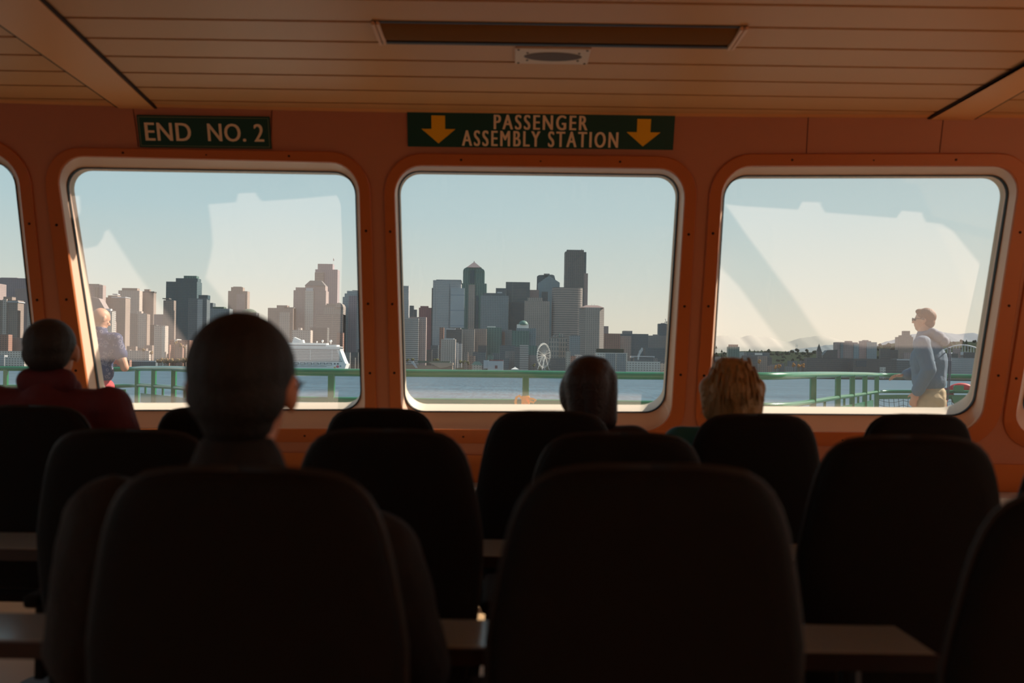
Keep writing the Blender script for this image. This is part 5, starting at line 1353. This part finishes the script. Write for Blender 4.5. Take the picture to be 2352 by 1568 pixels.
obj('seam_piping', bm, mat('navy_piping', (52, 62, 84), .7), h6, True)
garment(R6, 'trousers', lower(J, .022)+[('c', (0, -.02, 1.0), (0, -.02, .94), .155, .15)], mat('beige_trousers', (188, 162, 126), .85, bump=.3, bscale=30), .010, 5, .006)
shoes(R6, J, mat('brown_shoes', (90, 64, 46), .5))
bm = B(); RR = J['R']
for s in (-1, 1):
    tube(bm, [hc+RR @ Vector((s*.088, -.015, .008)), hc+RR @ Vector((s*.078, .06, .012)), hc+RR @ Vector((s*.056, .090, .010))], .003, 6)
    tube(bm, [hc+RR @ Vector((s*.032+.022*math.cos(a), .092, .004+.014*math.sin(a))) for a in [2*PI*k/16 for k in range(17)]], .0035, 6)
    ball(bm, hc+RR @ Vector((s*.032, .092, .004)), (.021, .002, .013), 12, 6, RR)
obj('sunglasses', bm, mat('sunglasses_dark', (30, 26, 26), .2), R6, True)
# ------------------------------------------------------------------ unseen mask added above the windows, its holes shaping sun patches on the panes
SAZ, SEL = math.radians(66), math.radians(37)
SUN = Vector((math.cos(SEL)*math.sin(SAZ), math.cos(SEL)*math.cos(SAZ), math.sin(SEL)))
CZ = ZC+0.22
def to_mask(px, py):
    p = onwall(px, py, GO); t = (CZ-p.z)/SUN.z; q = p+SUN*t; return (q.x, q.y)
LIT = [
 # second window: left light patch, big right patch
 [(150, 420), (165, 430), (197, 466), (199, 500), (186, 520), (192, 560), (196, 572), (225, 566), (238, 548), (243, 532), (252, 528), (262, 536), (330, 640), (405, 740), (470, 835), (300, 838), (180, 836)],
 [(484, 468), (548, 463), (552, 443), (599, 441), (606, 461), (690, 456), (780, 449), (790, 440), (822, 468), (900, 560), (900, 842), (640, 842), (585, 770), (520, 690), (477, 636), (486, 600), (494, 560), (490, 510)],
 # right-hand window
 [(1664, 470), (1700, 474), (1836, 481), (1845, 463), (1892, 464), (1898, 487), (2062, 500), (2074, 483), (2126, 488), (2130, 510), (2165, 514), (2190, 530), (2262, 620), (2262, 812), (2000, 808), (1900, 790), (1830, 690), (1730, 560), (1672, 480)],
 [(1660, 620), (1700, 660), (1760, 740), (1815, 810), (1600, 812), (1600, 560)],
]
MASK_HOLES = [[to_mask(px, py) for px, py in pl] for pl in LIT]
def slats(px0, px1, py0, py1, n, duty):
    out = []
    for i in range(n):
        a = px0+(px1-px0)*i/n; b_ = a+(px1-px0)/n*duty
        out.append([to_mask(a, py0), to_mask(b_, py0), to_mask(b_, py1), to_mask(a, py1)])
    return out
MASK_HOLES += slats(925, 1400, 600, 812, 30, .42)
MASK_HOLES += slats(-60, 120, 380, 838, 16, .5)
me = fill_curve([[(-9, 5.40), (9.5, 5.40), (9.5, 6.88), (-9, 6.88)]]+MASK_HOLES, 0.05)
for v in me.vertices: v.co.z += CZ+.03
cn = obj('sun_mask', me, mat('overhead_paint', (215, 215, 205), .6)); tag(cn, kind='structure')
cn['label'] = 'unseen slotted mask above the windows that shapes the sun patches'
bm = B(); box(bm, -6.6, 6.6, -6.6, 5.5, ZC+.1, ZC+.5); obj('upper_deck', bm, mat('overhead_paint', (215, 215, 205), .6), cn)

# ------------------------------------------------------------------ light
wd = bpy.data.worlds.new('sky'); SC.world = wd; wd.use_nodes = True
nt = wd.node_tree; bg = nt.nodes['Background']
tc = nt.nodes.new('ShaderNodeTexCoord'); sp = nt.nodes.new('ShaderNodeSeparateXYZ'); nt.links.new(tc.outputs['Generated'], sp.inputs[0])
cr = nt.nodes.new('ShaderNodeValToRGB'); nt.links.new(sp.outputs[2], cr.inputs[0])
els = cr.color_ramp.elements
els[0].position = 0.0; els[0].color = s2l((226, 214, 192))
els[1].position = 1.0; els[1].color = s2l((96, 140, 172))
for p_, c_ in ((.045, (222, 216, 200)), (.09, (204, 212, 206)), (.15, (184, 206, 210)), (.24, (166, 196, 206)), (.5, (128, 166, 190))):
    e_ = els.new(p_); e_.color = s2l(c_)
# warmer and brighter towards the sun, on the right
vd = nt.nodes.new('ShaderNodeVectorMath'); vd.operation = 'DOT_PRODUCT'; nt.links.new(tc.outputs['Generated'], vd.inputs[0])
vd.inputs[1].default_value = Vector((SUN.x, SUN.y, 0)).normalized()
w1 = math_node(nt, 'MULTIPLY', math_node(nt, 'MAXIMUM', vd.outputs['Value'], 0.0), .16)
mx = nt.nodes.new('ShaderNodeMix'); mx.data_type = 'RGBA'; nt.links.new(w1, mx.inputs[0]); nt.links.new(cr.outputs[0], mx.inputs[6]); mx.inputs[7].default_value = s2l((255, 226, 190))
nt.links.new(mx.outputs[2], bg.inputs['Color']); bg.inputs['Strength'].default_value = 1.12

sl = bpy.data.lights.new('sun', 'SUN'); so = bpy.data.objects.new('sun', sl); COL.objects.link(so)
so.rotation_euler = SUN.to_track_quat('Z', 'Y').to_euler(); sl.energy = 8.5; sl.angle = math.radians(.5); sl.color = (1.0, .88, .74)
# warm fill lamps added behind the camera to brighten the cabin
for y, x in ((-1.6, -2.2), (-1.6, 2.2), (-4.2, 0)):
    L = empty('ceiling_light', (x, y, ZC), label='added warm fill lamp behind the camera', cat='ceiling light', group='added fill lamps behind the camera')
    bm = B(); rbox(bm, -.7, .7, -.12, .12, -.04, 0, .005); obj('diffuser', bm, mat('amber_diffuser', (128, 82, 24), .8, spec=.1), L)
    al = bpy.data.lights.new('cabin_fill', 'AREA'); al.shape = 'RECTANGLE'; al.size = 1.4; al.size_y = .24; al.energy = 7; al.color = (1.0, .68, .36)
    ao = bpy.data.objects.new('cabin_fill', al); COL.objects.link(ao); ao.parent = L; ao.location = (0, 0, -.06)

# ------------------------------------------------------------------ camera
cd = bpy.data.cameras.new('camera'); co = bpy.data.objects.new('camera', cd); COL.objects.link(co); SC.camera = co
cd.sensor_fit = 'HORIZONTAL'; cd.sensor_width = 36.0; cd.lens = 36.0*F/2352.0
cd.shift_y = (HZ-784.0)/2352.0
cd.clip_start = 0.05; cd.clip_end = 40000
co.location = (0, 0, E); co.rotation_euler = (Matrix.Rotation(PI/2, 3, 'X') @ Matrix.Rotation(RO, 3, 'Z')).to_euler()
cd.dof.use_dof = True; cd.dof.focus_distance = 22.0; cd.dof.aperture_fstop = 2.9
SC.view_settings.view_transform = 'Standard'; SC.view_settings.look = 'None'; SC.view_settings.gamma = 1.0; SC.view_settings.exposure = 0.0
SC.view_settings.use_curve_mapping = False
cy = SC.cycles
cy.use_denoising = True; cy.max_bounces = 8; cy.diffuse_bounces = 5; cy.transparent_max_bounces = 12; cy.sample_clamp_indirect = 6; cy.caustics_reflective = False; cy.caustics_refractive = False
